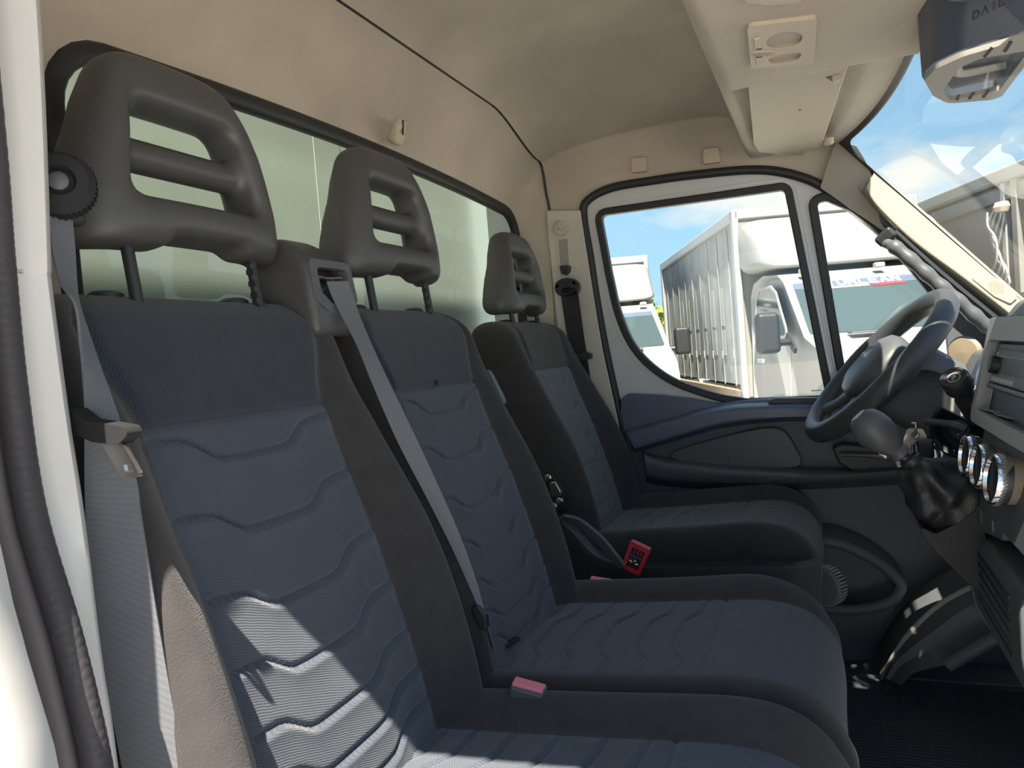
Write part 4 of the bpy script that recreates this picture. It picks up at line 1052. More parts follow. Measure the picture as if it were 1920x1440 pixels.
# pale webbing end showing behind the driver cushion
pw = strip([(-0.4921, 1.93, 0.556), (-0.4784, 1.93, 0.5446), (-0.4578, 1.93, 0.5304)], [(-0.4808, 1.93, 0.5921), (-0.4643, 1.93, 0.5807), (-0.4399, 1.93, 0.5608)], 0.004).build('webbing_end', M['belt'], None)
tag(pw, 'pale grey webbing end between driver cushion and door', 'webbing')

# ================================================================== STEERING
wc = Vector((0.100, 1.715, 0.916))
wn_ = Vector((-0.70, -0.125, 0.69)).normalized()
we1 = Vector((0, -1, 0)); we1 = (we1 - wn_ * we1.dot(wn_)).normalized()
we2 = wn_.cross(we1).normalized()
if we2.z < 0: we2 = -we2
WF = lambda a, b, c: wc + we1 * a + we2 * b + wn_ * c
sw = empty('steering_wheel', wc); tag(sw, 'dark grey steering wheel in front of the driver window', 'steering wheel')
RW = 0.1795
rings = []
for i in range(72):
    a = 2 * PI * i / 72
    rad = (we1 * math.cos(a) + we2 * math.sin(a))
    grip = 0.0200 + 0.0015 * (math.cos(2 * a) ** 8)
    rings.append([wc + rad * (RW + grip * math.cos(2 * PI * k / 16)) + wn_ * (grip * 1.12 * math.sin(2 * PI * k / 16)) for k in range(16)])
rings.append(rings[0])
MB().loft(rings, True, False).build('rim', M['wheel'], sw, ang=180, doubles=True)
def spoke(a, w0, w1):
    d = Vector((math.cos(a), math.sin(a))); t = Vector((-d.y, d.x))
    rs = []
    for r, w, h, c in ((0.05, w0, 0.016, -0.004), (0.09, (w0 + w1) / 2 * 0.9, 0.012, -0.010), (0.13, w1 * 0.85, 0.010, -0.008), (0.172, w1, 0.012, 0.0)):
        rs.append([WF(d.x * r + t.x * w * math.cos(q), d.y * r + t.y * w * math.cos(q), c + h * math.sin(q)) for q in [2 * PI * k / 14 for k in range(14)]])
    return MB().loft(rs, True, True)
for a in (12, 168):
    spoke(math.radians(a), 0.040, 0.026).build('spoke', M['wheel'], sw, ang=60)
for a in (238, 302):
    spoke(math.radians(a), 0.026, 0.018).build('spoke', M['satin'], sw, ang=60)
rs = []
for h, r in ((-0.03, 0.060), (-0.012, 0.078), (0.006, 0.080), (0.020, 0.074), (0.030, 0.056), (0.035, 0.030), (0.036, 0.001)):
    rs.append([WF(r * 1.08 * math.copysign(abs(math.cos(q)) ** 0.8, math.cos(q)), -0.004 + r * math.copysign(abs(math.sin(q)) ** 0.8, math.sin(q)), h) for q in [2 * PI * k / 40 for k in range(40)]])
hub = MB().loft(rs, True, True).build('airbag_cover', M['satin'], sw, ang=60)
lg = MB().plate(fillet([(-0.014, -0.014), (0.014, -0.014), (0.014, 0.014), (-0.014, 0.014)], 0.002), [fillet([(-0.0115, -0.0115), (0.0115, -0.0115), (0.0115, 0.0115), (-0.0115, 0.0115)], 0.002)], lambda a, b, c: WF(a, b + 0.012, c + 0.034), 0, 0.005)
lg.build('emblem_frame', M['chrome'], hub, bevel=0.0006)
MB().prism([(-0.008, -0.006), (0.008, -0.006), (0.003, 0.003), (-0.003, 0.0)], lambda a, b, c: WF(a, b + 0.010, c + 0.034), 0, 0.003).build('emblem_bar', M['chrome'], hub)

col_ = empty('steering_column', (0.20, 1.72, 0.80)); tag(col_, 'dark steering column shroud behind the wheel, with control stalks', 'steering column')
scs = []
for k, (o, w, h) in enumerate([((0.125, 0.885), 0.062, 0.060), ((0.150, 0.868), 0.072, 0.075), ((0.200, 0.838), 0.075, 0.078), ((0.27, 0.795), 0.075, 0.075)]):
    e = Vector((0.685, 0, 0.70))
    c = Vector((o[0], 1.735, o[1]))
    scs.append([c + Vector((0, -1, 0)) * w * math.copysign(abs(math.cos(q)) ** 0.6, math.cos(q)) + e * h * math.copysign(abs(math.sin(q)) ** 0.6, math.sin(q)) for q in [2 * PI * j / 28 for j in range(28)]])
MB().loft(scs, True, True).build('shroud', M['dark'], col_, ang=60)
hd = MB(); hd.loft([[ (x, y, z + dz) for y, dz in ((1.60, -0.03), (1.605, 0.004), (1.63, 0.014), (1.735, 0.020), (1.84, 0.014), (1.865, 0.004), (1.87, -0.03))] for x, z in cr([(0.150, 0.935), (0.172, 0.942), (0.205, 0.930), (0.245, 0.900)], 4)], False, False)
hd.build('column_cowl', M['satin'], col_, ang=70)
sa, sb = Vector((0.236, 1.462, 0.832)), Vector((0.197, 1.405, 0.900))
st = MB().lathe([(0.0185, 0), (0.0185, 0.055), (0.0150, 0.060), (0.0150, 0.075), (0.0215, 0.079), (0.0225, 0.083), (0.0225, 0.105), (0.0205, 0.109), (0.0165, 0.109), (0.0155, 0.106), (0.0, 0.106)], sa, (sb - sa), 32)
sto = st.build('control_stalk', M['black'], col_)
sd_ = (sb - sa).normalized(); sf_ = frame(sa + sd_ * 0.1062, sd_.orthogonal(), sd_.cross(sd_.orthogonal()), sd_)
MB().plate(circ(0, 0, 0.0105, n=24), [circ(0, 0, 0.0088, n=24)], sf_, 0, 0.001).build('stalk_ring', M['grey'], sto, smooth=False)
MB().prism([(-0.006, -0.0015), (0.001, -0.0015), (0.001, -0.004), (0.006, 0.0), (0.001, 0.004), (0.001, 0.0015), (-0.006, 0.0015)], sf_, 0, 0.001).build('stalk_symbol', M['lgrey'], sto, smooth=False)
MB().tube(cr([(0.1612, 1.52, 0.8222), (0.1839, 1.5, 0.8208), (0.2001, 1.47, 0.8199), (0.2157, 1.46, 0.8122)], 4), 0.0065, 10).build('lower_stalk', M['satin'], col_)

# ================================================================== DASHBOARD
dash = empty('dashboard', (0.40, 1.20, 0.30)); tag(dash, 'black dashboard with radio stack and chrome ringed dials at right edge', 'dashboard')
body = [(0.265, 0.86), (0.30, 0.93), (0.36, 0.945), (0.62, 0.92), (0.88, 0.88), (0.88, 0.35), (0.46, 0.35), (0.34, 0.52), (0.262, 0.60), (0.250, 0.80)]
MB().prism(fillet(body, 0.02), FXZ, 1.37, 1.90).build('dash_body', M['dark'], dash, bevel=0.008)
body2 = [(0.32, 0.98), (0.36, 1.0), (0.62, 0.94), (0.88, 0.88), (0.88, 0.35), (0.46, 0.35), (0.34, 0.52), (0.30, 0.60)]
MB().prism(fillet(body2, 0.02), FXZ, 0.30, 1.0).build('dash_body', M['dark'], dash, bevel=0.008)
SF = lambda a, b, c: Vector((0.206 + 0.22 * b - 0.975 * c, a, 0.78 + 0.975 * b + 0.22 * c))
stk = [(0.222, 0.825), (0.258, 1.0), (0.275, 1.022), (0.31, 1.03), (0.50, 1.02), (0.50, 0.45), (0.26, 0.45), (0.245, 0.70), (0.226, 0.72), (0.224, 0.80)]
MB().prism(stk, FXZ, 0.985, 1.343).build('stack_body', M['satin'], dash, bevel=0.006)
bz_o = fillet([(1.350, 0.222), (1.350, 0.060), (0.975, 0.060), (0.975, 0.222)], [0.012, 0.026, 0.026, 0.012])
bz_h = fillet([(1.326, 0.188), (1.326, 0.080), (1.0, 0.080), (1.0, 0.188)], 0.012)
MB().plate(bz_o, [bz_h], SF, -0.004, 0.016).build('stack_bezel', M['grey'], dash, bevel=0.005, bseg=3)
MB().box((1.16, 0.098, -0.026), (0.33, 0.05, 0.004), SF).build('pocket_back', M['black'], dash)
MB().box((1.16, 0.080, -0.008), (0.326, 0.004, 0.036), SF).build('pocket_floor', M['dark'], dash)
MB().tube([SF(1.31, 0.1205, 0.006), SF(1.01, 0.1205, 0.006)], 0.0042, 10).build('pocket_lip', M['satin'], dash)
# papers in the pocket
pp = MB()
for k in range(4):
    y = 1.285 - k * 0.035
    pp.box((y, 0.0845 + 0.0015 * (k % 2), 0.001 - 0.002 * k), (0.032, 0.0012, 0.022), SF)
po = pp.build('paper_scraps', M['lgrey'], None, smooth=False); tag(po, 'crumpled pale paper scraps lying in the pocket under the radio', 'paper', kind='stuff')
# radio
rd = empty('car_radio', SF(1.21, 0.126, 0)); tag(rd, 'black car radio with grey display in the dashboard stack', 'radio')
MB().box((1.21, 0.155, -0.004), (0.226, 0.062, 0.016), SF).build('faceplate', M['satin'], rd, bevel=0.003)
MB().box((1.205, 0.1765, 0.0042), (0.17, 0.004, 0.0022), SF).build('disc_slot', M['gasket'], rd)
MB().box((1.21, 0.1655, 0.0044), (0.206, 0.0025, 0.003), SF).build('trim_bar', M['grey'], rd, bevel=0.0008)
MB().box((1.198, 0.1515, 0.0042), (0.130, 0.0215, 0.0016), SF).build('display', M['screen'], rd, bevel=0.0006)
MB().lathe([(0.0, 0), (0.0135, 0), (0.0130, 0.010), (0.011, 0.012), (0, 0.012)], SF(1.291, 0.1525, 0.003), SF(0, 0, 1) - SF(0, 0, 0), 26).build('volume_knob', M['black'], rd)
for k in range(7):
    MB().box((1.297 - k * 0.0195, 0.1315, 0.0050), (0.0165, 0.0085, 0.003), SF).build('preset_button', M['grey'], rd, bevel=0.0008)
    MB().box((1.297 - k * 0.0195, 0.1315, 0.0067), (0.0055, 0.0022, 0.0004), SF).build('button_mark', M['letter'], rd, smooth=False)
MB().box((1.30, 0.1690, 0.0045), (0.014, 0.006, 0.002), SF).build('eject_button', M['grey'], rd, bevel=0.0006)
# top grooves
for k in range(3):
    MB().box((1.25 - 0.0 * k, 0.200 + 0.011 * k, 0.012), (0.17, 0.0028, 0.006), SF).build('top_groove', M['gasket'], dash)
# recessed panel behind the dials, three chrome ringed dials
MB().prism(fillet([(1.345, 0.056), (1.345, -0.06), (0.98, -0.06), (0.98, 0.056)], 0.01), SF, -0.014, -0.006).build('dial_panel', M['dark'], dash, bevel=0.003)
for y, r in ((1.292, 0.031), (1.196, 0.031), (1.096, 0.033)):
    cx = SF(y, 0.012, 0.006)
    d_ = Vector((-0.985, -0.08, 0.16))
    dl = MB().lathe([(r * 0.80, 0.0), (r * 0.98, 0.001), (r, 0.006), (r, 0.015), (r * 0.97, 0.0185), (r * 0.86, 0.0185), (r * 0.82, 0.014)], cx, d_, 48, caps=False)
    do = dl.build('dial', M['chrome'], dash)
    MB().lathe([(r * 0.9, -0.03), (r * 0.9, 0.003), (0.0, 0.003)], cx, d_, 40, caps=False).build('dial_body', M['tan'], do)
    MB().lathe([(r * 0.83, 0.004), (r * 0.83, 0.013), (0.0, 0.0125)], cx, d_, 36, caps=False).build('dial_face', M['black'], do)
    dn_ = d_.normalized(); q1 = Vector((0, -1, 0)); q1 = (q1 - dn_ * q1.dot(dn_)).normalized(); q2 = dn_.cross(q1)
    MB().box((0, 0, 0), (0.004, r * 1.5, 0.006), frame(cx + dn_ * 0.0145, q1 + q2 * 0.4, q2 - q1 * 0.4, dn_)).build('dial_grip', M['black'], do, bevel=0.0015)
    tk = MB()
    for k in range(44):
        a = 2 * PI * k / 44; rad = q1 * math.cos(a) + q2 * math.sin(a)
        tk.box((0, 0, 0), (0.006, 0.0014, 0.0012), frame(cx + dn_ * 0.0105 + rad * r, dn_, rad.cross(dn_)))
    to = tk.build('ring_knurls', M['steel'], do, smooth=False); to['kind'] = 'stuff'
# switch panel under the dials
q = [Vector(p) for p in [(0.2046, 1.335, 0.7238), (0.2156, 1.15, 0.7299), (0.2022, 1.15, 0.7002), (0.2031, 1.335, 0.6774)]]
sp_o = (q[0] + q[2]) / 2
spx = (q[1] - q[0]).normalized(); spy = (q[3] - q[0]); spy = (spy - spx * spy.dot(spx)).normalized(); spn = spx.cross(spy)
if spn.x > 0: spn = -spn
PF = frame(sp_o, spx, spy, spn)
lw, lh = (q[1] - q[0]).length, (q[3] - q[0]).length
def loc2(p): d = p - sp_o; return (d.dot(spx), d.dot(spy))
MB().prism(fillet([loc2(p) for p in q], 0.012), PF, -0.05, 0.004).build('switch_panel', M['dark'], dash, bevel=0.004)
for k in range(2):
    MB().box((-0.03 + 0.058 * k, 0.0, 0.005), (0.052, 0.022, 0.004), PF).build('switch_blank', M['satin'], dash, bevel=0.0015)
MB().box((-0.065, -0.012, 0.0048), (0.003, 0.006, 0.001), PF).build('switch_mark', M['letter'], dash, smooth=False)
# lower stack with vent slats and flap
low = [(0.2035, 0.6727), (0.1956, 0.6556), (0.1941, 0.5936), (0.1992, 0.5488), (0.2215, 0.5061), (0.2421, 0.4613), (0.261, 0.4169)] + [(0.55, 0.40), (0.55, 0.70)]
MB().prism(low, FXZ, 1.02, 1.345).build('lower_stack', M['dark'], dash, bevel=0.006)
for k in range(6):
    a = Vector([(0.2045, 1.3, 0.6489)][0]).lerp(Vector([(0.2066, 1.3, 0.5746)][0]), k / 5)
    MB().box((a.x - 0.012 + 0.010, 1.19, a.z), (0.020, 0.23, 0.006)).build('vent_slat', M['black'], dash, bevel=0.002)
fa = [Vector(p) for p in [(0.2069, 1.3, 0.5812), (0.2107, 1.16, 0.5889), (0.2114, 1.16, 0.5633), (0.2115, 1.3, 0.5583)]]
FFx = (fa[1] - fa[0]).normalized(); FFy = (fa[3] - fa[0]); FFy = (FFy - FFx * FFy.dot(FFx)).normalized(); FFn = FFx.cross(FFy)
if FFn.x > 0: FFn = -FFn
fo_ = (fa[0] + fa[2]) / 2; FF = frame(fo_, FFx, FFy, FFn)
MB().box((0, 0, 0.0), (0.15, 0.035, 0.014), FF).build('lower_flap', M['satin'], dash, bevel=0.005)
MB().box((-0.02, 0.008, 0.0076), (0.003, 0.010, 0.0006), FF).build('flap_symbol', M['letter'], dash, smooth=False)
MB().tube([(0.2032, 1.345, 0.6749), (0.1963, 1.345, 0.6517), (0.1955, 1.345, 0.589), (0.2007, 1.345, 0.5436), (0.224, 1.345, 0.5006), (0.2448, 1.345, 0.4553), (0.264, 1.345, 0.4103)], 0.004, 8).build('stack_edge', M['satin'], dash)
# curved fin between stack and instrument hood
ao, ai = cr([(0.2209, 1.46, 0.8889), (0.2263, 1.46, 0.9032), (0.2403, 1.46, 0.9358), (0.2568, 1.46, 0.9607), (0.2807, 1.46, 0.9838), (0.2915, 1.46, 0.9899)], 5), cr([(0.2179, 1.4, 0.8931), (0.223, 1.4, 0.9068), (0.2378, 1.4, 0.9388), (0.252, 1.4, 0.9601), (0.2719, 1.4, 0.9816), (0.2809, 1.4, 0.9885)], 5)
ain = cr([(0.224, 1.352, 0.8809), (0.229, 1.352, 0.8957), (0.2419, 1.352, 0.9284), (0.2529, 1.352, 0.9541), (0.2667, 1.352, 0.9803), (0.2726, 1.352, 0.988)], 5)
MB().loft([[tuple(np.array(a) + (0.02, 0.02, 0)), a, tuple(lerp(np.array(a), np.array(b), .9)), b, tuple(lerp(np.array(b), np.array(c), .1) + (0.006, 0, 0)), tuple(lerp(np.array(b), np.array(c), .5) + (0.006, 0, 0)), c] for a, b, c in zip(ao, ai, ain)], False, False).build('hood_fin', M['navy'], dash, ang=50)
fas = [(0.1983, 0.897), (0.2087, 0.9105), (0.2216, 0.9087), (0.255, 0.8694), (0.2466, 0.8259), (0.2411, 0.8102), (0.213, 0.8301), (0.1876, 0.8463), (0.1909, 0.8803)]
MB().prism(fillet(fas, 0.006), FXZ, 1.500, 1.53).build('fascia_panel', M['lgrey'], dash, bevel=0.004)
vc = [(0.2115, 1.52, 0.805)][0]
MB().lathe([(0.050, 0.02), (0.052, 0.0), (0.047, -0.004), (0.043, 0.0), (0.040, 0.02), (0.0, 0.025)], vc, (0.6, 0.8, 0), 40, caps=False).build('ignition_surround', M['black'], dash)
MB().lathe([(0.018, 0.02), (0.018, 0.004), (0.010, 0.0), (0, 0.0)], vc, (0.6, 0.8, 0), 28, caps=False).build('ignition_barrel', M['satin'], dash)
ov = [(0.2849, 1.9, 0.9291)][0]
MB().lathe([(0.034, 0.01), (0.036, 0.0), (0.030, -0.006), (0.0, -0.008)], ov, (0.55, 0.83, 0), 32, caps=False).build('side_vent', M['tan'], dash)

# ---------------------------------------------------------------- gear lever
gl = empty('gear_lever', (0.19, 1.30, 0.66)); tag(gl, 'black gear lever with rounded knob and leather boot in front of the dashboard', 'gear lever')
g0, g1 = Vector((0.102, 1.30, 0.797)), Vector((0.043, 1.30, 0.861))
MB().lathe([(0.010, -0.004), (0.0165, -0.002), (0.0165, 0.006), (0.0145, 0.010), (0.020, 0.020), (0.0265, 0.034), (0.0300, 0.050), (0.0295, 0.064), (0.0250, 0.077), (0.016, 0.085), (0.006, 0.0875), (0, 0.0878)], g0, g1 - g0, 36).build('knob', M['satin'], gl)
gk = (g1 - g0).normalized()
MB().lathe([(0.0125, 0.076), (0.0125, 0.0875), (0.0, 0.0885)], g0, gk, 30, caps=False).build('knob_badge', M['grey'], gl)
MB().tube([g0 - gk * 0.036, g0], 0.0098, 14).build('shaft', M['black'], gl)
bt = []
cts = cr([(0.1136, 1.3, 0.79), (0.1191, 1.3, 0.7815), (0.128, 1.3, 0.7679), (0.1435, 1.31, 0.7475), (0.1614, 1.32, 0.7303), (0.1822, 1.33, 0.7096)], 5)
rad_ = np.interp(np.linspace(0, 5, len(cts)), [0, 1, 2, 3, 4, 5], [0.0135, 0.017, 0.032, 0.046, 0.056, 0.060])
for i, c in enumerate(cts):
    c = Vector(c); t = (Vector(cts[min(i + 1, len(cts) - 1)]) - Vector(cts[max(i - 1, 0)])).normalized()
    a = Vector((0, -1, 0)); a = (a - t * a.dot(t)).normalized(); b = t.cross(a)
    u = i / (len(cts) - 1)
    r_ = []
    for k in range(48):
        th = 2 * PI * k / 48
        rr_ = rad_[i] * (1 + 0.10 * math.sin(u * PI) * math.sin(4 * th + 5 * u) + 0.08 * math.sin(u * PI) * math.sin(7 * th - 9 * u + 1) + 0.11 * math.sin(22 * u) * math.sin(u * PI) * (0.5 + 0.5 * math.cos(th - 1)))
        r_.append(c + (a * math.cos(th) + b * math.sin(th)) * rr_)
    bt.append(r_)
MB().loft(bt, True, True).build('boot', M['leather'], gl, ang=70)
MB().lathe([(0.014, -0.006), (0.0165, -0.004), (0.0165, 0.004), (0.013, 0.006)], cts[2], Vector(cts[3]) - Vector(cts[1]), 24, caps=False).build('boot_collar', M['black'], gl)
con = [(0.1142, 0.7463), (0.119, 0.6918), (0.1379, 0.6774), (0.159, 0.6838), (0.1801, 0.6654), (0.1983, 0.6531), (0.1964, 0.581), (0.1854, 0.5932), (0.1564, 0.6306), (0.1318, 0.66), (0.1071, 0.6969), (0.1047, 0.7377)] 
con = [(0.116, 0.6918), (0.1402, 0.6783), (0.1744, 0.6993), (0.206, 0.7249), (0.2043, 0.6575), (0.1997, 0.5896), (0.1814, 0.6016), (0.1529, 0.6348), (0.1318, 0.66)]
MB().prism(fillet(con, 0.01), FXZ, 1.27, 1.40).build('lever_console', M['deep'], dash, bevel=0.008)

# keys and card tags hanging from the ignition
kt = empty('key_tag', (0.12, 1.42, 0.74)); tag(kt, 'cream card tag on a wire ring hanging from the ignition keys', 'tag')
tp = [(0.1218, 0.8203), (0.1252, 0.823), (0.1459, 0.8213), (0.1517, 0.8084), (0.1494, 0.7957), (0.1369, 0.7686), (0.1108, 0.7653), (0.1082, 0.7783)]
hc = [(0.1342, 0.8108)][0]
MB().plate(fillet(tp, 0.004), [circ(hc[0], hc[1], 0.0042, n=14)], FXZ, 1.419, 1.4205).build('card', M['card'], kt, smooth=False)
MB().plate(circ(hc[0], hc[1], 0.0072, n=20), [circ(hc[0], hc[1], 0.0042, n=20)], FXZ, 1.4175, 1.4190).build('eyelet', M['tan'], kt, smooth=False)
MB().tube([(hc[0], 1.417, hc[1] - 0.001), (hc[0] + 0.001, 1.414, hc[1] + 0.012), (hc[0] + 0.002, 1.418, hc[1] + 0.020), (hc[0] - 0.004, 1.420, hc[1] + 0.021)], 0.0022, 8).build('wire_hook', M['steel'], kt)
MB().tube([FXZ(p[0], p[1], 1.4165) for p in cr([(hc[0] + 0.004, hc[1] - 0.008), (hc[0] - 0.006, hc[1] - 0.018), (hc[0] - 0.004, hc[1] - 0.030), (hc[0] + 0.006, hc[1] - 0.034)], 5)], 0.0006, 6).build('string', M['ink'], kt)
kk = empty('key_bunch', (0.15, 1.41, 0.77)); tag(kk, 'small bunch of keys with black fob behind the gear boot', 'keys')
kp2 = [Vector(p) for p in [(0.1279, 1.4, 0.79), (0.1341, 1.4, 0.7872), (0.1461, 1.4, 0.7896), (0.156, 1.4, 0.784)]]
for i, p in enumerate(kp2[:2]):
    MB().tube([p + Vector((0, 0, 0.008)), p - Vector((0, 0, 0.012))], 0.0032, 8).build('key_blade', M['chrome'], kk)
MB().box(kp2[2], (0.026, 0.012, 0.034)).build('key_fob', M['black'], kk, bevel=0.005)
MB().tube(cr([kp2[3] + Vector((0, 0, 0.012)), kp2[3] + Vector((0.008, 0, 0.004)), kp2[3] + Vector((0.010, 0, -0.012))], 4), 0.003, 8).build('key_ring', M['chrome'], kk)
t2_ = MB().prism(fillet([(0.1012, 0.7692), (0.1112, 0.7727), (0.1138, 0.7597), (0.1053, 0.7543)], 0.002), FXZ, 1.4195, 1.421).build('card_corner', M['card'], None, smooth=False)
tag(t2_, 'corner of a second cream card poking out left of the gear boot', 'card')
t3_ = MB().prism(fillet([(0.1203, 0.733), (0.1266, 0.733), (0.1259, 0.6875), (0.1194, 0.6847)], 0.002), FXZ, 1.3995, 1.401).build('paper_strip', M['card'], None, smooth=False)
tag(t3_, 'narrow cream paper strip hanging below the gear boot', 'paper')

# ================================================================== FLOOR THINGS
fm = empty('floor_mat', (0.25, 1.55, 0.19)); tag(fm, 'black ribbed rubber mat on the cab floor', 'mat')
mo = fillet([(-0.06, 1.10), (0.52, 1.10), (0.52, 1.80), (0.44, 1.86), (0.03, 1.845), (-0.06, 1.70)], 0.03)
MB().prism(mo, FXY, 0.188, 0.197).build('mat_base', M['mat'], fm, bevel=0.002)
rbm = MB()
for k in range(48):
    y = 1.30 + k * 0.0112
    rbm.box((0.235, y, 0.1982), (0.46, 0.0046, 0.0036))
ro = rbm.build('mat_ribs', M['mat'], fm, smooth=False); ro['kind'] = 'stuff'
rbm = MB()
for k in range(12):
    rbm.box((0.03 + k * 0.038, 1.66, 0.1984), (0.0026, 0.30, 0.0042))
ro = rbm.build('mat_cross_ribs', M['mat'], fm, smooth=False); ro['kind'] = 'stuff'
MB().tube([FXY(p[0], p[1], 0.198) for p in mo + mo[:1]], 0.004, 8).build('mat_rim', M['mat'], fm)
# moulded footwell cover with its pale curved edge
fw_ = empty('footwell_cover', (0.2, 1.78, 0.19)); tag(fw_, 'dark moulded footwell cover with a pale curved edge beside the floor mat', 'cover')
a1 = cr([(0.0738, 1.78, 0.2199), (0.0929, 1.78, 0.2614), (0.1181, 1.78, 0.3041), (0.1513, 1.78, 0.3491), (0.1939, 1.78, 0.394), (0.2349, 1.78, 0.424), (0.2589, 1.78, 0.4378)], 5)
MB().tube(a1, [0.0022 + 0.0042 * min(1, i / 12) for i in range(len(a1))], 10).build('curved_edge', M['lgrey'], fw_)
a2 = cr([(0.0888, 1.74, 0.2391), (0.1131, 1.74, 0.273), (0.1548, 1.74, 0.3034), (0.2155, 1.74, 0.3426), (0.2649, 1.74, 0.3799), (0.303, 1.74, 0.3991), (0.3216, 1.74, 0.4046)], 5)
a3 = cr([(0.1083, 1.7, 0.2474), (0.1344, 1.7, 0.2761), (0.1789, 1.7, 0.2939), (0.227, 1.7, 0.3094), (0.2746, 1.7, 0.3409), (0.3118, 1.7, 0.3656), (0.3392, 1.7, 0.3837)], 5)
MB().loft([[tuple(np.array(p) + (0, 0.16, 0.0)), p, tuple(lerp(np.array(p), np.array(q_), 0.5) + (0.0, -0.02, 0.012)), q_, r_] for p, q_, r_ in zip(a1, a2, a3)], False, False).build('cover_shell', M['dark'], fw_, ang=60)
MB().tube(cr([(0.1912, 1.68, 0.3057), (0.2298, 1.68, 0.3343), (0.2628, 1.68, 0.3587), (0.2952, 1.68, 0.3795)], 4), 0.014, 10).build('tunnel_pipe', M['dark'], fw_)

# ================================================================== OVERHEAD THINGS
def downZ(z0):
    return lambda a, b, c: Vector((a, b, z0 - c))
# map lamp: plate with two oval dishes, rocker buttons and a ribbed slide
M['dish'] = mat('shaded_lamp_dish', (0.36, 0.32, 0.25), 0.5)  # darker than the plate: recess shade put into the dish colour
ml = empty('map_lamp', (-0.035, 1.24, 1.43)); tag(ml, 'cream map lamp unit with two oval dishes set in the overhead felt', 'lamp')
lo = fillet([(-0.0713, 1.079), (0.017, 1.108), (0.0118, 1.2913), (-0.0804, 1.2487)], 0.010, 6)
ov1 = cr([(-0.0509, 1.1545), (-0.0462, 1.1368), (-0.033, 1.1293), (-0.0191, 1.1324), (-0.0056, 1.1491), (-0.0032, 1.167), (-0.008, 1.185), (-0.0229, 1.1926), (-0.0396, 1.1859), (-0.0492, 1.1729)], 4, True)
ov2 = cr([(-0.0536, 1.2297), (-0.0451, 1.2164), (-0.0284, 1.216), (-0.0121, 1.2223), (-0.0064, 1.2354), (-0.013, 1.2523), (-0.0286, 1.2564), (-0.0455, 1.2499)], 4, True)
MB().plate(lo, [ov1, ov2], downZ(1.424), -0.012, 0.004).build('lamp_plate', M['beige'], ml, bevel=0.003, bseg=3)
for ovx in (ov1, ov2):
    c = np.mean(np.array(ovx), 0)
    rs = []
    for sc_, h in ((1.0, 0.003), (0.96, -0.004), (0.86, -0.010), (0.55, -0.014), (0.05, -0.015)):
        rs.append([Vector((c[0] + (p[0] - c[0]) * sc_, c[1] + (p[1] - c[1]) * sc_, 1.424 - h)) for p in ovx])
    MB().loft(rs, True, False).build('lamp_dish', M['dish'], ml, ang=70)
for pts in ([(-0.0669, 1.1253), (-0.057, 1.1277), (-0.0576, 1.1652), (-0.0685, 1.1623)], [(-0.0704, 1.2041), (-0.0605, 1.2061), (-0.061, 1.2344), (-0.0711, 1.2325)]):
    MB().prism(fillet(pts, 0.002), downZ(1.424), 0.002, 0.0065).build('lamp_button', M['beige'], ml, bevel=0.0015)
for pts in ([(-0.066, 1.1596), (-0.0581, 1.1627), (-0.0589, 1.1731), (-0.0661, 1.1705)], [(-0.0689, 1.1958), (-0.0599, 1.1972), (-0.0605, 1.2061), (-0.0689, 1.2051)]):
    MB().prism(pts, downZ(1.424), 0.003, 0.005).build('button_gap', M['ink'], ml, smooth=False)
sl = [(-0.0732, 1.1746), (-0.0421, 1.1909), (-0.0415, 1.2072), (-0.0733, 1.1929)]
MB().prism(fillet(sl, 0.002), downZ(1.424), 0.002, 0.006).build('slide_switch', M['beige'], ml, bevel=0.001)
sm = MB()
for k in range(12):
    p = Vector(sl[0]).lerp(Vector(sl[1]), (k + 0.8) / 12.5).lerp(Vector(sl[3]).lerp(Vector(sl[2]), (k + 0.8) / 12.5), 0.5)
    sm.box((p.x, p.y, 1.4175), (0.0014, 0.011, 0.0022))
so = sm.build('slide_ribs', M['visor'], ml, smooth=False); so['kind'] = 'stuff'
# second console edge at the very top of the view
cap = MB().prism(fillet([(-0.0708, 0.9703), (-0.0674, 1.0009), (-0.0404, 1.0261), (-0.0027, 1.0417), (0.0104, 1.0057), (-0.0345, 0.9348)], 0.008), downZ(1.424), -0.01, 0.006).build('overhead_locker', M['beige'], None, bevel=0.003)
tag(cap, 'edge of a cream overhead cover above the map lamp, cut by the picture top', 'cover')

# sun visor
vz = empty('sun_visor', (-0.03, 1.62, 1.43)); tag(vz, 'beige sun visor folded up above the far door', 'sun visor')
vo = fillet([(-0.0869, 1.275), (0.0615, 1.3475), (0.0607, 1.3758), (0.0529, 1.4744), (0.0414, 1.6328), (0.0213, 1.8887), (0.0094, 1.9503), (-0.0139, 1.926), (-0.0211, 1.978), (-0.0737, 1.9235), (-0.1132, 1.8631), (-0.1172, 1.7794)], [.006, .006, .006, .05, .05, .012, .01, .006, .008, .05, .01, .012])
MB().prism(vo, downZ(1.434), -0.016, 0.002).build('visor_panel', M['visor'], vz, bevel=0.006, bseg=3)
MB().tube([FXY(p[0], p[1], 1.434) for p in vo + vo[:1]], 0.0022, 6).build('visor_piping', M['beige'], vz)
MB().prism([(0.029, 1.404), (0.0541, 1.4099), (0.0514, 1.443), (0.0394, 1.4345)], downZ(1.434), 0.0, 0.0032).build('clip_recess', M['gasket'], vz, bevel=0.001)
MB().prism(fillet([(0.0388, 1.4066), (0.053, 1.405), (0.0492, 1.4285), (0.0408, 1.4285)], 0.002), downZ(1.430), -0.004, 0.006).build('visor_clip', M['beige'], vz, bevel=0.0015)
pv = [(0.0305, 1.8835, 1.436)][0]
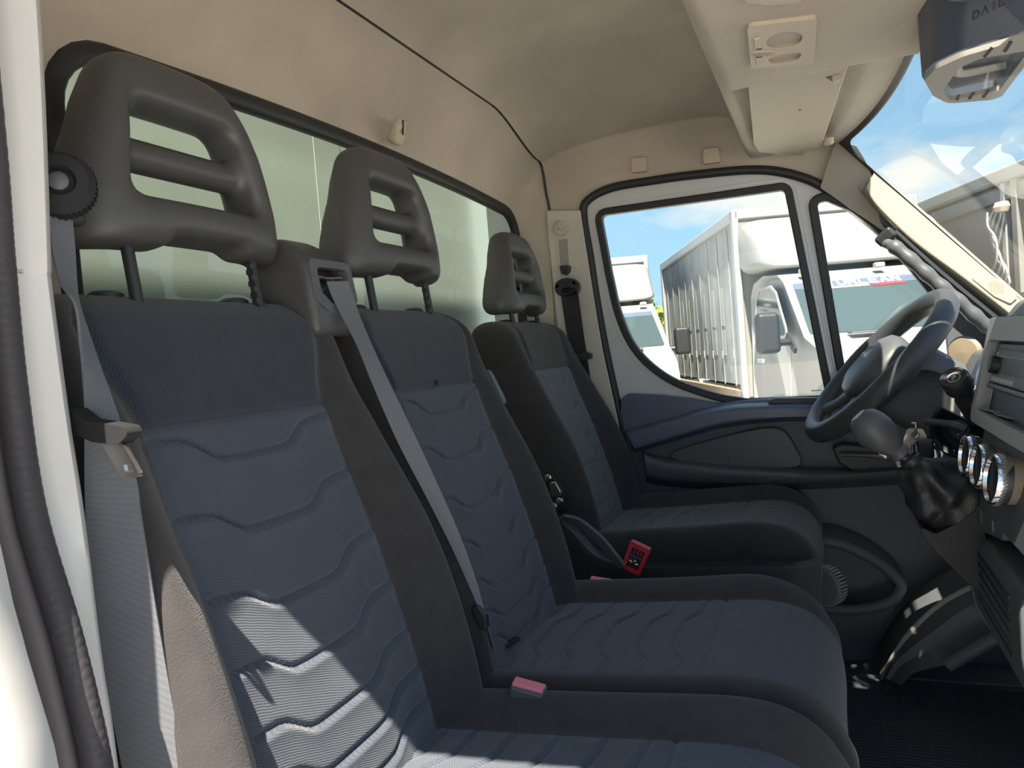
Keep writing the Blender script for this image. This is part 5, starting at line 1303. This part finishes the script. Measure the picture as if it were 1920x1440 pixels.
MB().lathe([(0.0, 0), (0.012, 0.0), (0.012, 0.010), (0.008, 0.014), (0, 0.014)], (pv[0] + 0.006, pv[1], pv[2] + 0.004), (0, 0, -1), 20).build('visor_pivot', M['beige'], vz)
dt = [(-0.0165, 1.5734, 1.4315)][0]
MB().lathe([(0.0, 0), (0.0022, 0), (0.0022, 0.0008), (0, 0.0009)], dt, (0, 0, -1), 10).build('visor_spot', M['ink'], vz)

# coat hook on the rear felt, two square blanks above the door
hk = empty('coat_hook', (-0.74, 1.285, 1.45)); tag(hk, 'small beige coat hook on the rear felt above the middle headrest', 'hook')
hkf = frame((-0.752, 1.287, 1.462), (0, 1, 0), (0.5, 0, 0.85), (0.85, 0, -0.5))
def hook_sdf(X, Y, Z):
    d = rbox(X, Y, Z, (0, -0.008, 0.008), (0.017, 0.019, 0.012), 0.009)
    s = rbox(X, Y, Z, (0.002, 0.012, 0.004), (0.014, 0.012, 0.008), 0.006)
    d = smin(d, s, 0.008)
    sl = np.sqrt((Y - 0.004) ** 2 + (Z - 0.021) ** 2) - 0.007
    return smax(d, -sl, 0.004)
kv, kf_ = nets(hook_sdf, (-0.022, -0.032, -0.010), (0.022, 0.030, 0.026), 0.0022)
MB().add([hkf(*v) for v in kv], kf_).build('hook_body', M['beige'], hk, ang=180)
MB().tube([hkf(-0.006, 0.022, 0.012), hkf(0.0, 0.004, 0.016), hkf(0.001, -0.004, 0.019)], 0.0022, 8).build('hook_tongue', M['gasket'], hk)
for q, l in ((1200, 'square beige blank on the felt over the door, nearer the rear'), (1335, 'square beige blank on the felt over the door, nearer the visor')):
    c = [Vector(v) for v in ([(-0.4264, 2, 1.482)] if q == 1200 else [(-0.2381, 2, 1.4731)])][0]
    t = MB().prism(fillet([(c.x - 0.022, c.z - 0.019), (c.x + 0.022, c.z - 0.021), (c.x + 0.021, c.z + 0.018), (c.x - 0.021, c.z + 0.020)], 0.006), FXZ, 1.985, 2.006).build('blanking_plate', M['beige'], None, bevel=0.003)
    tag(t, l, 'cover', 'square blanks above the far door')

# overhead housing at the top of the windscreen, with engraved word
oh = empty('overhead_housing', (0.20, 1.22, 1.34)); tag(oh, 'dark blue-grey overhead housing with slotted grey frame at top right of windscreen', 'housing')
M['housing'] = mat('blue_grey_housing_plastic', (0.060, 0.075, 0.105), 0.42, bump=0.1, bscale=900)
oo = [(0.146, 1.195), (0.156, 1.150), (0.182, 1.120), (0.245, 1.096), (0.275, 1.084), (0.275, 1.360), (0.262, 1.374), (0.196, 1.347), (0.168, 1.285)]
oo_s = fillet(oo, [0.03, 0.03, 0.03, 0.05, 0.005, 0.005, 0.01, 0.04, 0.05], 6)
hole = fillet([(0.181, 1.270), (0.187, 1.170), (0.207, 1.145), (0.262, 1.152), (0.262, 1.320), (0.200, 1.333)], [0.02, 0.02, 0.015, 0.004, 0.004, 0.012], 5)
n_ = len(oo_s)
rs = []
cen_ = np.mean(np.array(oo_s), 0)
for z, g in ((1.342, 1.0), (1.344, 1.0), (1.365, 1.01), (1.39, 1.02), (1.425, 1.03), (1.47, 1.04)):
    rs.append([Vector((cen_[0] + (p[0] - cen_[0]) * g, cen_[1] + (p[1] - cen_[1]) * g - 0.65 * (z - 1.342) * float(1 - sst(1.10, 1.22, p[1])), z)) for p in oo_s])
MB().loft(rs[1:], True, False).build('housing_shell', M['housing'], oh, ang=50)
fo = offset(oo_s, -0.003)
MB().plate(fo, [hole], FXY, 1.336, 1.343).build('slotted_frame', M['lgrey'], oh, bevel=0.002)
MB().prism(offset(hole, -0.002), FXY, 1.353, 1.357).build('recess_floor', M['housing'], oh)
MB().tube(cr([(0.190, 1.185, 1.352), (0.200, 1.240, 1.350), (0.255, 1.245, 1.352)], 5), 0.007, 8).build('recess_bar', M['grey'], oh)
for pts in ([(0.2095, 1.1386), (0.2132, 1.1432), (0.2164, 1.112), (0.2124, 1.1056)], [(0.2305, 1.133), (0.2349, 1.1379), (0.2346, 1.1018), (0.2304, 1.0972)], [(0.2065, 1.3299), (0.2109, 1.3359), (0.2086, 1.3065), (0.2056, 1.3043)], [(0.2237, 1.3367), (0.2281, 1.3427), (0.2284, 1.3098), (0.2245, 1.3071)], [(0.2427, 1.3419), (0.2472, 1.348), (0.2482, 1.3106), (0.2436, 1.3073)]):
    MB().prism(pts, FXY, 1.3352, 1.3365).build('frame_slot', M['ink'], oh, smooth=False)
# raised rim line around the lettered face, and the side crease
def stroke(mb, p, q, w, fr, t0=0.0, t1=0.0012):
    p, q = Vector(p), Vector(q); d = (q - p).normalized(); n = Vector((-d.y, d.x)) * w / 2; p = p - d * w * .3; q = q + d * w * .3
    mb.prism([tuple(p - n), tuple(q - n), tuple(q + n), tuple(p + n)], fr, t0, t1)
lf = frame((0.1935, 1.0955, 1.3705), (0.93, -0.47, 0.155), (0.0, -0.55, 0.84), (-0.355, -0.935, -0.608))
lt = MB(); w = 0.0012
def glyph(mb, ch, x, h, fr, w, t0=0, t1=0.0012, k=0.62):
    W = h * k
    S = {'D': [((0, 0), (0, 1)), ((0, 1), (.65, .95)), ((.65, .95), (1, .6)), ((1, .6), (1, .4)), ((1, .4), (.65, .05)), ((.65, .05), (0, 0))],
         'A': [((0, 0), (.5, 1)), ((.5, 1), (1, 0))], 'I': [((.5, 0), (.5, 1))], 'L': [((0, 1), (0, 0)), ((0, 0), (.9, 0))],
         'Y': [((0, 1), (.5, .5)), ((1, 1), (.5, .5)), ((.5, .5), (.5, 0))],
         'S': [((1, .9), (.5, 1)), ((.5, 1), (0, .8)), ((0, .8), (1, .25)), ((1, .25), (.5, 0)), ((.5, 0), (0, .1))],
         'T': [((0, 1), (1, 1)), ((.5, 1), (.5, 0))], 'U': [((0, 1), (0, .2)), ((0, .2), (.5, 0)), ((.5, 0), (1, .2)), ((1, .2), (1, 1))],
         'R': [((0, 0), (0, 1)), ((0, 1), (.9, .9)), ((.9, .9), (.9, .6)), ((.9, .6), (0, .5)), ((.4, .5), (1, 0))],
         'E': [((0, 0), (0, 1)), ((0, 1), (.95, 1)), ((0, .5), (.8, .5)), ((0, 0), (.95, 0))],
         'N': [((0, 0), (0, 1)), ((0, 1), (1, 0)), ((1, 0), (1, 1))], '-': [((0, .5), (1, .5))], 'a': [((0, 0), (.5, 1)), ((.5, 1), (1, 0)), ((.2, .35), (.8, .35))]}[ch]
    for a, b in S:
        stroke(mb, (x + a[0] * W, a[1] * h), (x + b[0] * W, b[1] * h), w, fr, t0, t1)
for i, chx in enumerate('DAILY'):
    glyph(lt, chx, [0.0, 0.0098, 0.0195, 0.0285, 0.0375][i], 0.0085, lf, w, -0.004, 0.0008, 0.75)
MB().box((0.245, 0.860, 1.418), (0.19, 0.36, 0.10)).build('unseen_sun_block', M['housing'], oh, bevel=0.02)  # unseen block added to keep sun off the console and floor mat
lt.build('engraved_word', M['ink'], oh, smooth=False)

# ================================================================== OUTSIDE
def truck_frame(o, az):
    """f = forwards, r = to the right as seen from the front, z absolute"""
    L_ = Vector((math.sin(az), -math.cos(az), 0)); Rr = Vector((math.cos(az), math.sin(az), 0)); o = Vector(o)
    return lambda f, r, z: Vector((o.x, o.y, 0)) + L_ * f + Rr * r + Vector((0, 0, z))
M['ghost'] = mat('faded_lettering', (0.40, 0.41, 0.39), 0.6)
def box_truck(o, az, label, length=5.3, top=2.52, banner=None, left_curtain=True):
    T = truck_frame(o, az)
    tr = empty('box_truck', (o[0], o[1], -0.6)); tag(tr, label, 'truck')
    B = lambda name, f0, f1, r0, r1, z0, z1, m, bev=0.0: MB().box(((f0 + f1) / 2, (r0 + r1) / 2, (z0 + z1) / 2), (abs(f1 - f0), abs(r1 - r0), abs(z1 - z0)), T).build(name, m, tr, bevel=bev)
    W = 2.15
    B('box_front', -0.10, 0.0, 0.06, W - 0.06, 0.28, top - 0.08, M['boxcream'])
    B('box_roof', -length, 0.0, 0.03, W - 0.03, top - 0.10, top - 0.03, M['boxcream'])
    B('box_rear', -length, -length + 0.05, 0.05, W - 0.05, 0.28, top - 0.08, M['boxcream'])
    for r in (0.04, W - 0.04):
        nn = int(length / 0.06)
        sec = []
        for k in range(nn + 1):
            f = -0.08 - (length - 0.12) * k / nn
            rr2 = r + (0.004 * abs(math.sin((f + 0.45) * PI * 8 / (length - 0.8)))) * (1 if r < 1 else -1)
            sec.append([T(f, rr2, 0.42), T(f, rr2 + 0.01 * math.sin(k * 0.5), 1.3), T(f, rr2, top - 0.14)])
        MB().loft(sec, False, False).build('side_curtain', M['boxgrey'], tr, ang=70)
    for r0_, r1_ in ((-0.01, 0.07), (W - 0.07, W + 0.01)):
        B('corner_post', -0.10, 0.03, r0_, r1_, 0.22, top, M['alu'], 0.02)
        B('side_rail', -length, 0.0, r0_, r1_, top - 0.14, top, M['alu'], 0.02)
        B('lower_rail', -length, 0.0, r0_, r1_, 0.25, 0.36, M['tan'], 0.015)
        B('rear_post', -length - 0.02, -length + 0.10, r0_, r1_, 0.22, top, M['alu'], 0.02)
    B('front_rail', -0.06, 0.03, 0.0, W, top - 0.13, top, M['alu'], 0.03)
    for k in range(9):
        f = -0.45 - k * (length - 0.8) / 8
        B('curtain_strap', f - 0.02, f + 0.02, 0.030, 0.040, 0.40, top - 0.16, M['boxgrey'], 0.004)
        B('strap_buckle', f - 0.03, f + 0.03, 0.018, 0.032, 0.74, 0.84, M['alu'], 0.006)
    # pale ghost marks of removed lettering on the curtain
    gm_ = MB()
    for k in range(6):
        f = -0.9 - k * 0.55
        for z_, h_ in ((1.42, 0.50), (0.95, 0.34)):
            gm_.box((f, 0.035, z_), (0.17 + 0.05 * (k % 2), 0.004, h_), T)
    # cab
    prof_ = [(0.16, -0.15), (0.16, 1.46), (0.24, 1.60), (0.60, 1.66), (1.10, 1.62), (1.32, 1.52), (1.98, 0.95), (2.42, 0.80), (2.60, 0.58), (2.64, 0.20), (2.64, -0.15)]
    secs = []
    pf = fillet(prof_, [0.02, 0.10, 0.10, 0.2, 0.1, 0.1, 0.1, 0.12, 0.1, 0.1, 0.02], 4)
    for r, g in ((0.14, 0.90), (0.085, 0.965), (0.065, 1.0), (0.065, 1.0), (W - 0.065, 1.0), (W - 0.085, 0.965), (W - 0.14, 0.90)):
        secs.append([T(1.3 + (p[0] - 1.3) * (0.5 + g / 2), r + (0.10 * max(0, p[1] - 0.95) if r < 1 else -0.10 * max(0, p[1] - 0.95)), 0.7 + (p[1] - 0.7) * (0.4 + 0.6 * g)) for p in pf])
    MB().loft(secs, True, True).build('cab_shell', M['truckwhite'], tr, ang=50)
    wsn = Vector((0.57, 0, 0.66)).normalized()
    WS = lambda a, b, c: T(1.345 + 0.63 * b + wsn.x * c, a, 1.500 - 0.545 * b + wsn.z * c)
    wso = fillet([(0.20, 0.02), (W - 0.20, 0.02), (W - 0.13, 0.97), (0.13, 0.97)], 0.05)
    MB().prism(wso, WS, -0.02, 0.010).build('windscreen', M['truckglass'], tr, bevel=0.004)
    MB().prism(fillet([(0.20, 0.02), (W - 0.20, 0.02), (W - 0.19, 0.14), (0.19, 0.14)], 0.02), WS, 0.008, 0.013).build('sun_strip', M['navy'], tr)
    if banner:
        bl = MB(); x = banner[1]
        for chx in banner[0]:
            if chx != ' ':
                glyph(bl, 'a' if chx == 'A' else chx, x, 0.085, lambda a, b, c: WS(a, 0.125 - b / 0.85, c), 0.022, 0.012, 0.020, 0.85)
            x += 0.105
        bl.build('banner_letters', M['letter'], tr, smooth=False)
        x0 = banner[1] + 0.105 * (len(banner[0]) - 3)
        MB().box(((x0 + x) / 2, 0.16, 0.014), (x - x0, 0.045, 0.008), WS).build('banner_red_bar', M['red'], tr, smooth=False)
        MB().box(((x0 + banner[1]) / 2, 0.16, 0.014), (x0 - banner[1] - 0.06, 0.03, 0.008), WS).build('banner_pale_bar', M['card'], tr, smooth=False)
    for sd in (0, 1):
        rr2 = lambda z: (0.062 + 0.10 * max(0, z - 0.95)) if sd == 0 else (W - 0.062 - 0.10 * max(0, z - 0.95))
        s_ = -1 if sd == 0 else 1
        SD = lambda a, b, c: T(a, rr2(b) + s_ * c, b)
        sw_ = fillet([(0.42, 0.98), (0.44, 1.40), (0.52, 1.50), (0.92, 1.50), (1.10, 1.42), (1.52, 0.98)], 0.05)
        MB().prism(sw_, SD, -0.01, 0.006).build('side_window', M['truckglass'], tr)
        MB().plate(offset(sw_, 0.03), [offset(sw_, -0.004)], SD, -0.005, 0.012).build('window_seal', M['gasket'] if sd else M['truckwhite'], tr, bevel=0.003)
        MB().box((0.62, 0.72, 0.012), (0.20, 0.045, 0.03), SD).build('door_handle', M['alu'], tr, bevel=0.008)
        MB().tube([SD(1.60, 0.95, 0.004), SD(1.56, 0.45, 0.006), SD(1.50, -0.1, 0.006)], 0.008, 6).build('door_gap', M['alu'], tr)
        MB().prism(fillet([(1.50, 0.96), (1.56, 1.02), (1.78, 0.86), (1.74, 0.80)], 0.02), SD, -0.004, 0.02).build('quarter_trim', M['black'], tr)
        mc = (1.66, rr2(1.0) + s_ * 0.24, 1.02)
        MB().box(mc, (0.16, 0.22, 0.40), T).build('wing_mirror', M['gasket'], tr, bevel=0.05, bseg=3)
        MB().tube([T(1.62, rr2(0.95), 0.92), T(1.66, mc[1], 0.92)], 0.035, 8).build('mirror_arm', M['black'], tr)
        MB().lathe([(0.0, 0.0), (0.20, 0.0), (0.22, 0.03), (0.35, 0.05), (0.36, 0.18), (0.0, 0.18)], T(1.95, (0.05 if sd == 0 else W - 0.05), -0.24), (T(0, s_, 0) - T(0, 0, 0)) * -1, 28).build('wheel', M['rubber'], tr)
        MB().lathe([(0.43, -0.02), (0.45, 0.01), (0.40, 0.03), (0.37, 0.02)], T(1.95, (0.07 if sd == 0 else W - 0.07), -0.18), (T(0, s_, 0) - T(0, 0, 0)), 32, caps=False).build('wheel_arch', M['truckwhite'], tr)
        MB().prism(fillet([(2.34, 0.55), (2.56, 0.52), (2.60, 0.28), (2.45, 0.30)], 0.04), lambda a, b, c: T(a + (0.02 if True else 0), (0.075 + 0.02 if sd == 0 else W - 0.095) + s_ * c, b), -0.02, 0.03).build('headlamp', M['screen'], tr, bevel=0.006)
        MB().lathe([(0.0, 0), (0.30, 0), (0.42, 0.04), (0.42, 0.24), (0.0, 0.24)], T(-length + 1.2, (0.10 if sd == 0 else W - 0.10), -0.18), (T(0, s_, 0) - T(0, 0, 0)) * -1, 24).build('wheel', M['rubber'], tr)
    B('grille', 2.60, 2.68, 0.55, W - 0.55, 0.22, 0.50, M['black'], 0.03)
    B('bumper', 2.40, 2.70, 0.08, W - 0.08, -0.28, 0.12, M['dark'], 0.08)
    B('chassis', -length, 2.0, 0.65, W - 0.65, -0.20, 0.24, M['black'])
    for k in range(2):
        B('wiper_vent', 2.00, 2.12, 0.45 + 0.85 * k, 0.85 + 0.85 * k, 0.955, 0.975, M['dark'], 0.006)
    # roof fairing
    fp = fillet([(0.06, 1.72), (0.06, 2.30), (0.28, 2.34), (0.62, 2.16), (1.22, 1.68)], [0.02, 0.10, 0.10, 0.25, 0.05], 5)
    secs = []
    cf, cz = 0.06, 1.70
    for r, g in ((0.0, 0.55), (0.03, 0.78), (0.09, 0.92), (0.20, 0.985), (0.38, 1.0), (W - 0.38, 1.0), (W - 0.20, 0.985), (W - 0.09, 0.92), (W - 0.03, 0.78), (W, 0.55)):
        secs.append([T(cf + (p[0] - cf) * g, 0.04 + r * (W - 0.08) / W, cz + (p[1] - cz) * (0.35 + 0.65 * g) + 0.25 * (1 - g)) for p in fp])
    MB().loft(secs, True, True).build('roof_fairing', M['truckwhite'], tr, ang=60)
    for k in range(3):
        B('roof_lamp', 1.24, 1.32, 0.30 + 0.75 * k, 0.40 + 0.75 * k, 1.60, 1.65, M['alu'], 0.015)
    go = gm_.build('lettering_ghosts', M['ghost'], tr, smooth=False)
    return tr
AZ = math.radians(20.5)
box_truck((-0.918, 9.24), AZ, 'white box truck with grey curtain side and red lettered windscreen strip outside the door window', banner=('STURLEAN', 0.42))
p2 = [(-2.6343, 12.4, 2.3745)][0]
Rv = Vector((math.cos(AZ), math.sin(AZ), 0))
o2 = Vector(p2) - Rv * 2.15
box_truck((o2.x, o2.y), AZ, 'second white box truck half hidden at the left of the door window', top=2.5)

# box body close to the windscreen
cb = empty('box_trailer', (1.6, 10.0, -0.6)); tag(cb, 'pale box body with double top rail seen through the windscreen at right', 'truck')
q0, q1 = Vector((1.302, 10.945, 0)), Vector((1.970, 9.054, 0))
ed = (q1 - q0).normalized(); en = Vector((-ed.y, ed.x, 0))
if en.x < 0: en = -en
CB = lambda a, b, c: q0 + ed * a + en * (-c) + Vector((0, 0, b))
def cbx(name, a0, a1, b0, b1, c0, c1, m, bev=0.0):
    MB().box(((a0 + a1) / 2, (b0 + b1) / 2, (c0 + c1) / 2), (a1 - a0, b1 - b0, c1 - c0), CB).build(name, m, cb, bevel=bev)
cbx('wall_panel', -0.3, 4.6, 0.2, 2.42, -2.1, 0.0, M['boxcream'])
cbx('top_rail', -0.35, 4.65, 2.40, 2.56, -2.15, 0.10, M['boxcream'], 0.03)
cbx('second_rail', -0.35, 4.65, 2.22, 2.37, -0.05, 0.06, M['boxcream'], 0.02)
cbx('corner_post', 1.72, 1.80, 0.2, 2.40, -0.02, 0.09, M['alu'], 0.015)
cbx('corner_post', 1.90, 2.00, 0.2, 2.40, -0.02, 0.09, M['boxcream'], 0.015)
random.seed(9)
for k in range(5):
    pts = []
    for j in range(14):
        pts.append(CB(1.76 + 0.09 * math.sin(j * 1.3 + k) + random.uniform(-0.03, 0.03), 2.20 - j * 0.14 - 0.02 * k, 0.12 + 0.02 * k))
    MB().tube(cr(pts, 3), 0.013, 6).build('lashing_rope', M['alu'], cb)
MB().lathe([(0.0, -0.06), (0.06, -0.05), (0.08, 0.0), (0.06, 0.05), (0, 0.06)], CB(1.84, 2.14, 0.14), (0, 0, 1), 14).build('rope_knot', M['card'], cb)
for a in (0.4, 3.8):
    MB().lathe([(0.0, 0), (0.3, 0), (0.45, 0.04), (0.45, 0.25), (0, 0.25)], CB(a, -0.15, -0.05), -en * -1, 24).build('wheel', M['rubber'], cb)
cbx('chassis', -0.2, 4.5, -0.15, 0.2, -1.6, -0.4, M['black'])

# own cargo box behind the rear window
ow = empty('cargo_box', (-1.12, 1.2, -0.3)); tag(ow, 'white front wall of the cargo box close behind the rear window', 'cargo box')
MB().box((-1.00, 1.25, 1.0), (0.08, 2.70, 2.60)).build('wall_panel', M['boxwhite'], ow, bevel=0.01)
MB().box((-0.9598, 1.345, 1.0), (0.0008, 0.092, 2.56)).build('joint_strip', M['boxwhite'], ow, smooth=False)
MB().box((-0.955, 1.25, 0.05), (0.02, 2.70, 0.14)).build('base_rail', M['alu'], ow, bevel=0.004)
MB().box((-0.60, 1.15, -0.42), (1.6, 1.3, 0.30)).build('chassis_frame', M['black'], ow)

# tree and parked cars far off
tr_ = empty('tree', (-8.3, 38.0, -0.6)); tag(tr_, 'leafy green tree beyond the trucks, left in the door window', 'tree')
random.seed(3)
lv_ = MB()
for k in range(2600):
    cx = random.choice([(-8.6, 38, 1.6, 2.0), (-6.9, 38.5, 1.3, 1.9), (-10.4, 38.4, 1.2, 1.7), (-8.0, 37.6, 0.7, 1.8)])
    u_ = Vector((random.gauss(0, 1), random.gauss(0, 1), random.gauss(0, 1))).normalized() * cx[3] * random.uniform(0.75, 1.02)
    c = Vector((cx[0], cx[1], cx[2])) + Vector((u_.x, u_.y, u_.z * 0.85))
    a = Vector((random.uniform(-1, 1), random.uniform(-1, 1), random.uniform(-1, 1))).normalized() * 0.22
    b = a.cross(Vector((random.uniform(-1, 1), random.uniform(-1, 1), random.uniform(-1, 1)))).normalized() * 0.12
    lv_.add([c - a, c + b, c + a, c - b], [(0, 1, 2, 3)])
lo_ = lv_.build('foliage', M['leaf'], tr_, smooth=False, recalc=False); lo_['kind'] = 'stuff'
MB().tube([(-8.3, 38, -0.6), (-8.35, 38, 0.2), (-8.3, 38, 1.4)], [0.22, 0.18, 0.12], 10).build('trunk', M['tan'], tr_)
def car(o, az, label):
    T = truck_frame(o, az)
    c = empty('car', (o[0], o[1], -0.6)); tag(c, label, 'car')
    pf = fillet([(-2.1, -0.35), (-2.15, 0.30), (-1.7, 0.42), (-1.2, 0.86), (0.2, 0.88), (0.9, 0.40), (1.95, 0.22), (2.1, -0.35)], [0.05, 0.1, 0.1, 0.15, 0.15, 0.1, 0.15, 0.05], 4)
    MB().loft([[T(p[0] * g, r * (1 - 0.16 * max(0, p[1] - 0.35)), p[1]) for p in pf] for r, g in ((-0.86, 0.96), (-0.80, 1.0), (0.80, 1.0), (0.86, 0.96))], True, True).build('car_body', M['truckwhite'], c, ang=45)
    MB().prism(fillet([(-0.62, 0.0), (0.62, 0.0), (0.70, 0.78), (-0.70, 0.78)], 0.06), lambda a, b, c_: T(0.26 + 0.62 * b + 0.6 * c_, a, 0.84 - 0.42 * b + 0.75 * c_), -0.01, 0.015).build('windscreen', M['truckglass'], c)
    MB().box((2.06, 0, -0.10), (0.10, 1.3, 0.22), T).build('grille', M['black'], c, bevel=0.03)
    for f in (-1.3, 1.35):
        for s in (-1, 1):
            MB().lathe([(0, 0), (0.2, 0), (0.32, 0.03), (0.32, 0.2), (0, 0.2)], T(f, s * 0.84, -0.28), (T(0, -s, 0) - T(0, 0, 0)), 20).build('wheel', M['rubber'], c)
    return c
cp = [(-4.63, 23, 1.0745)][0]
car((cp[0], cp[1]), AZ, 'small white car parked between the two box trucks')
cp = [(-6.5291, 31, 1.4597)][0]
car((cp[0] - 0.2, cp[1]), AZ, 'farther white car under the tree between the box trucks')
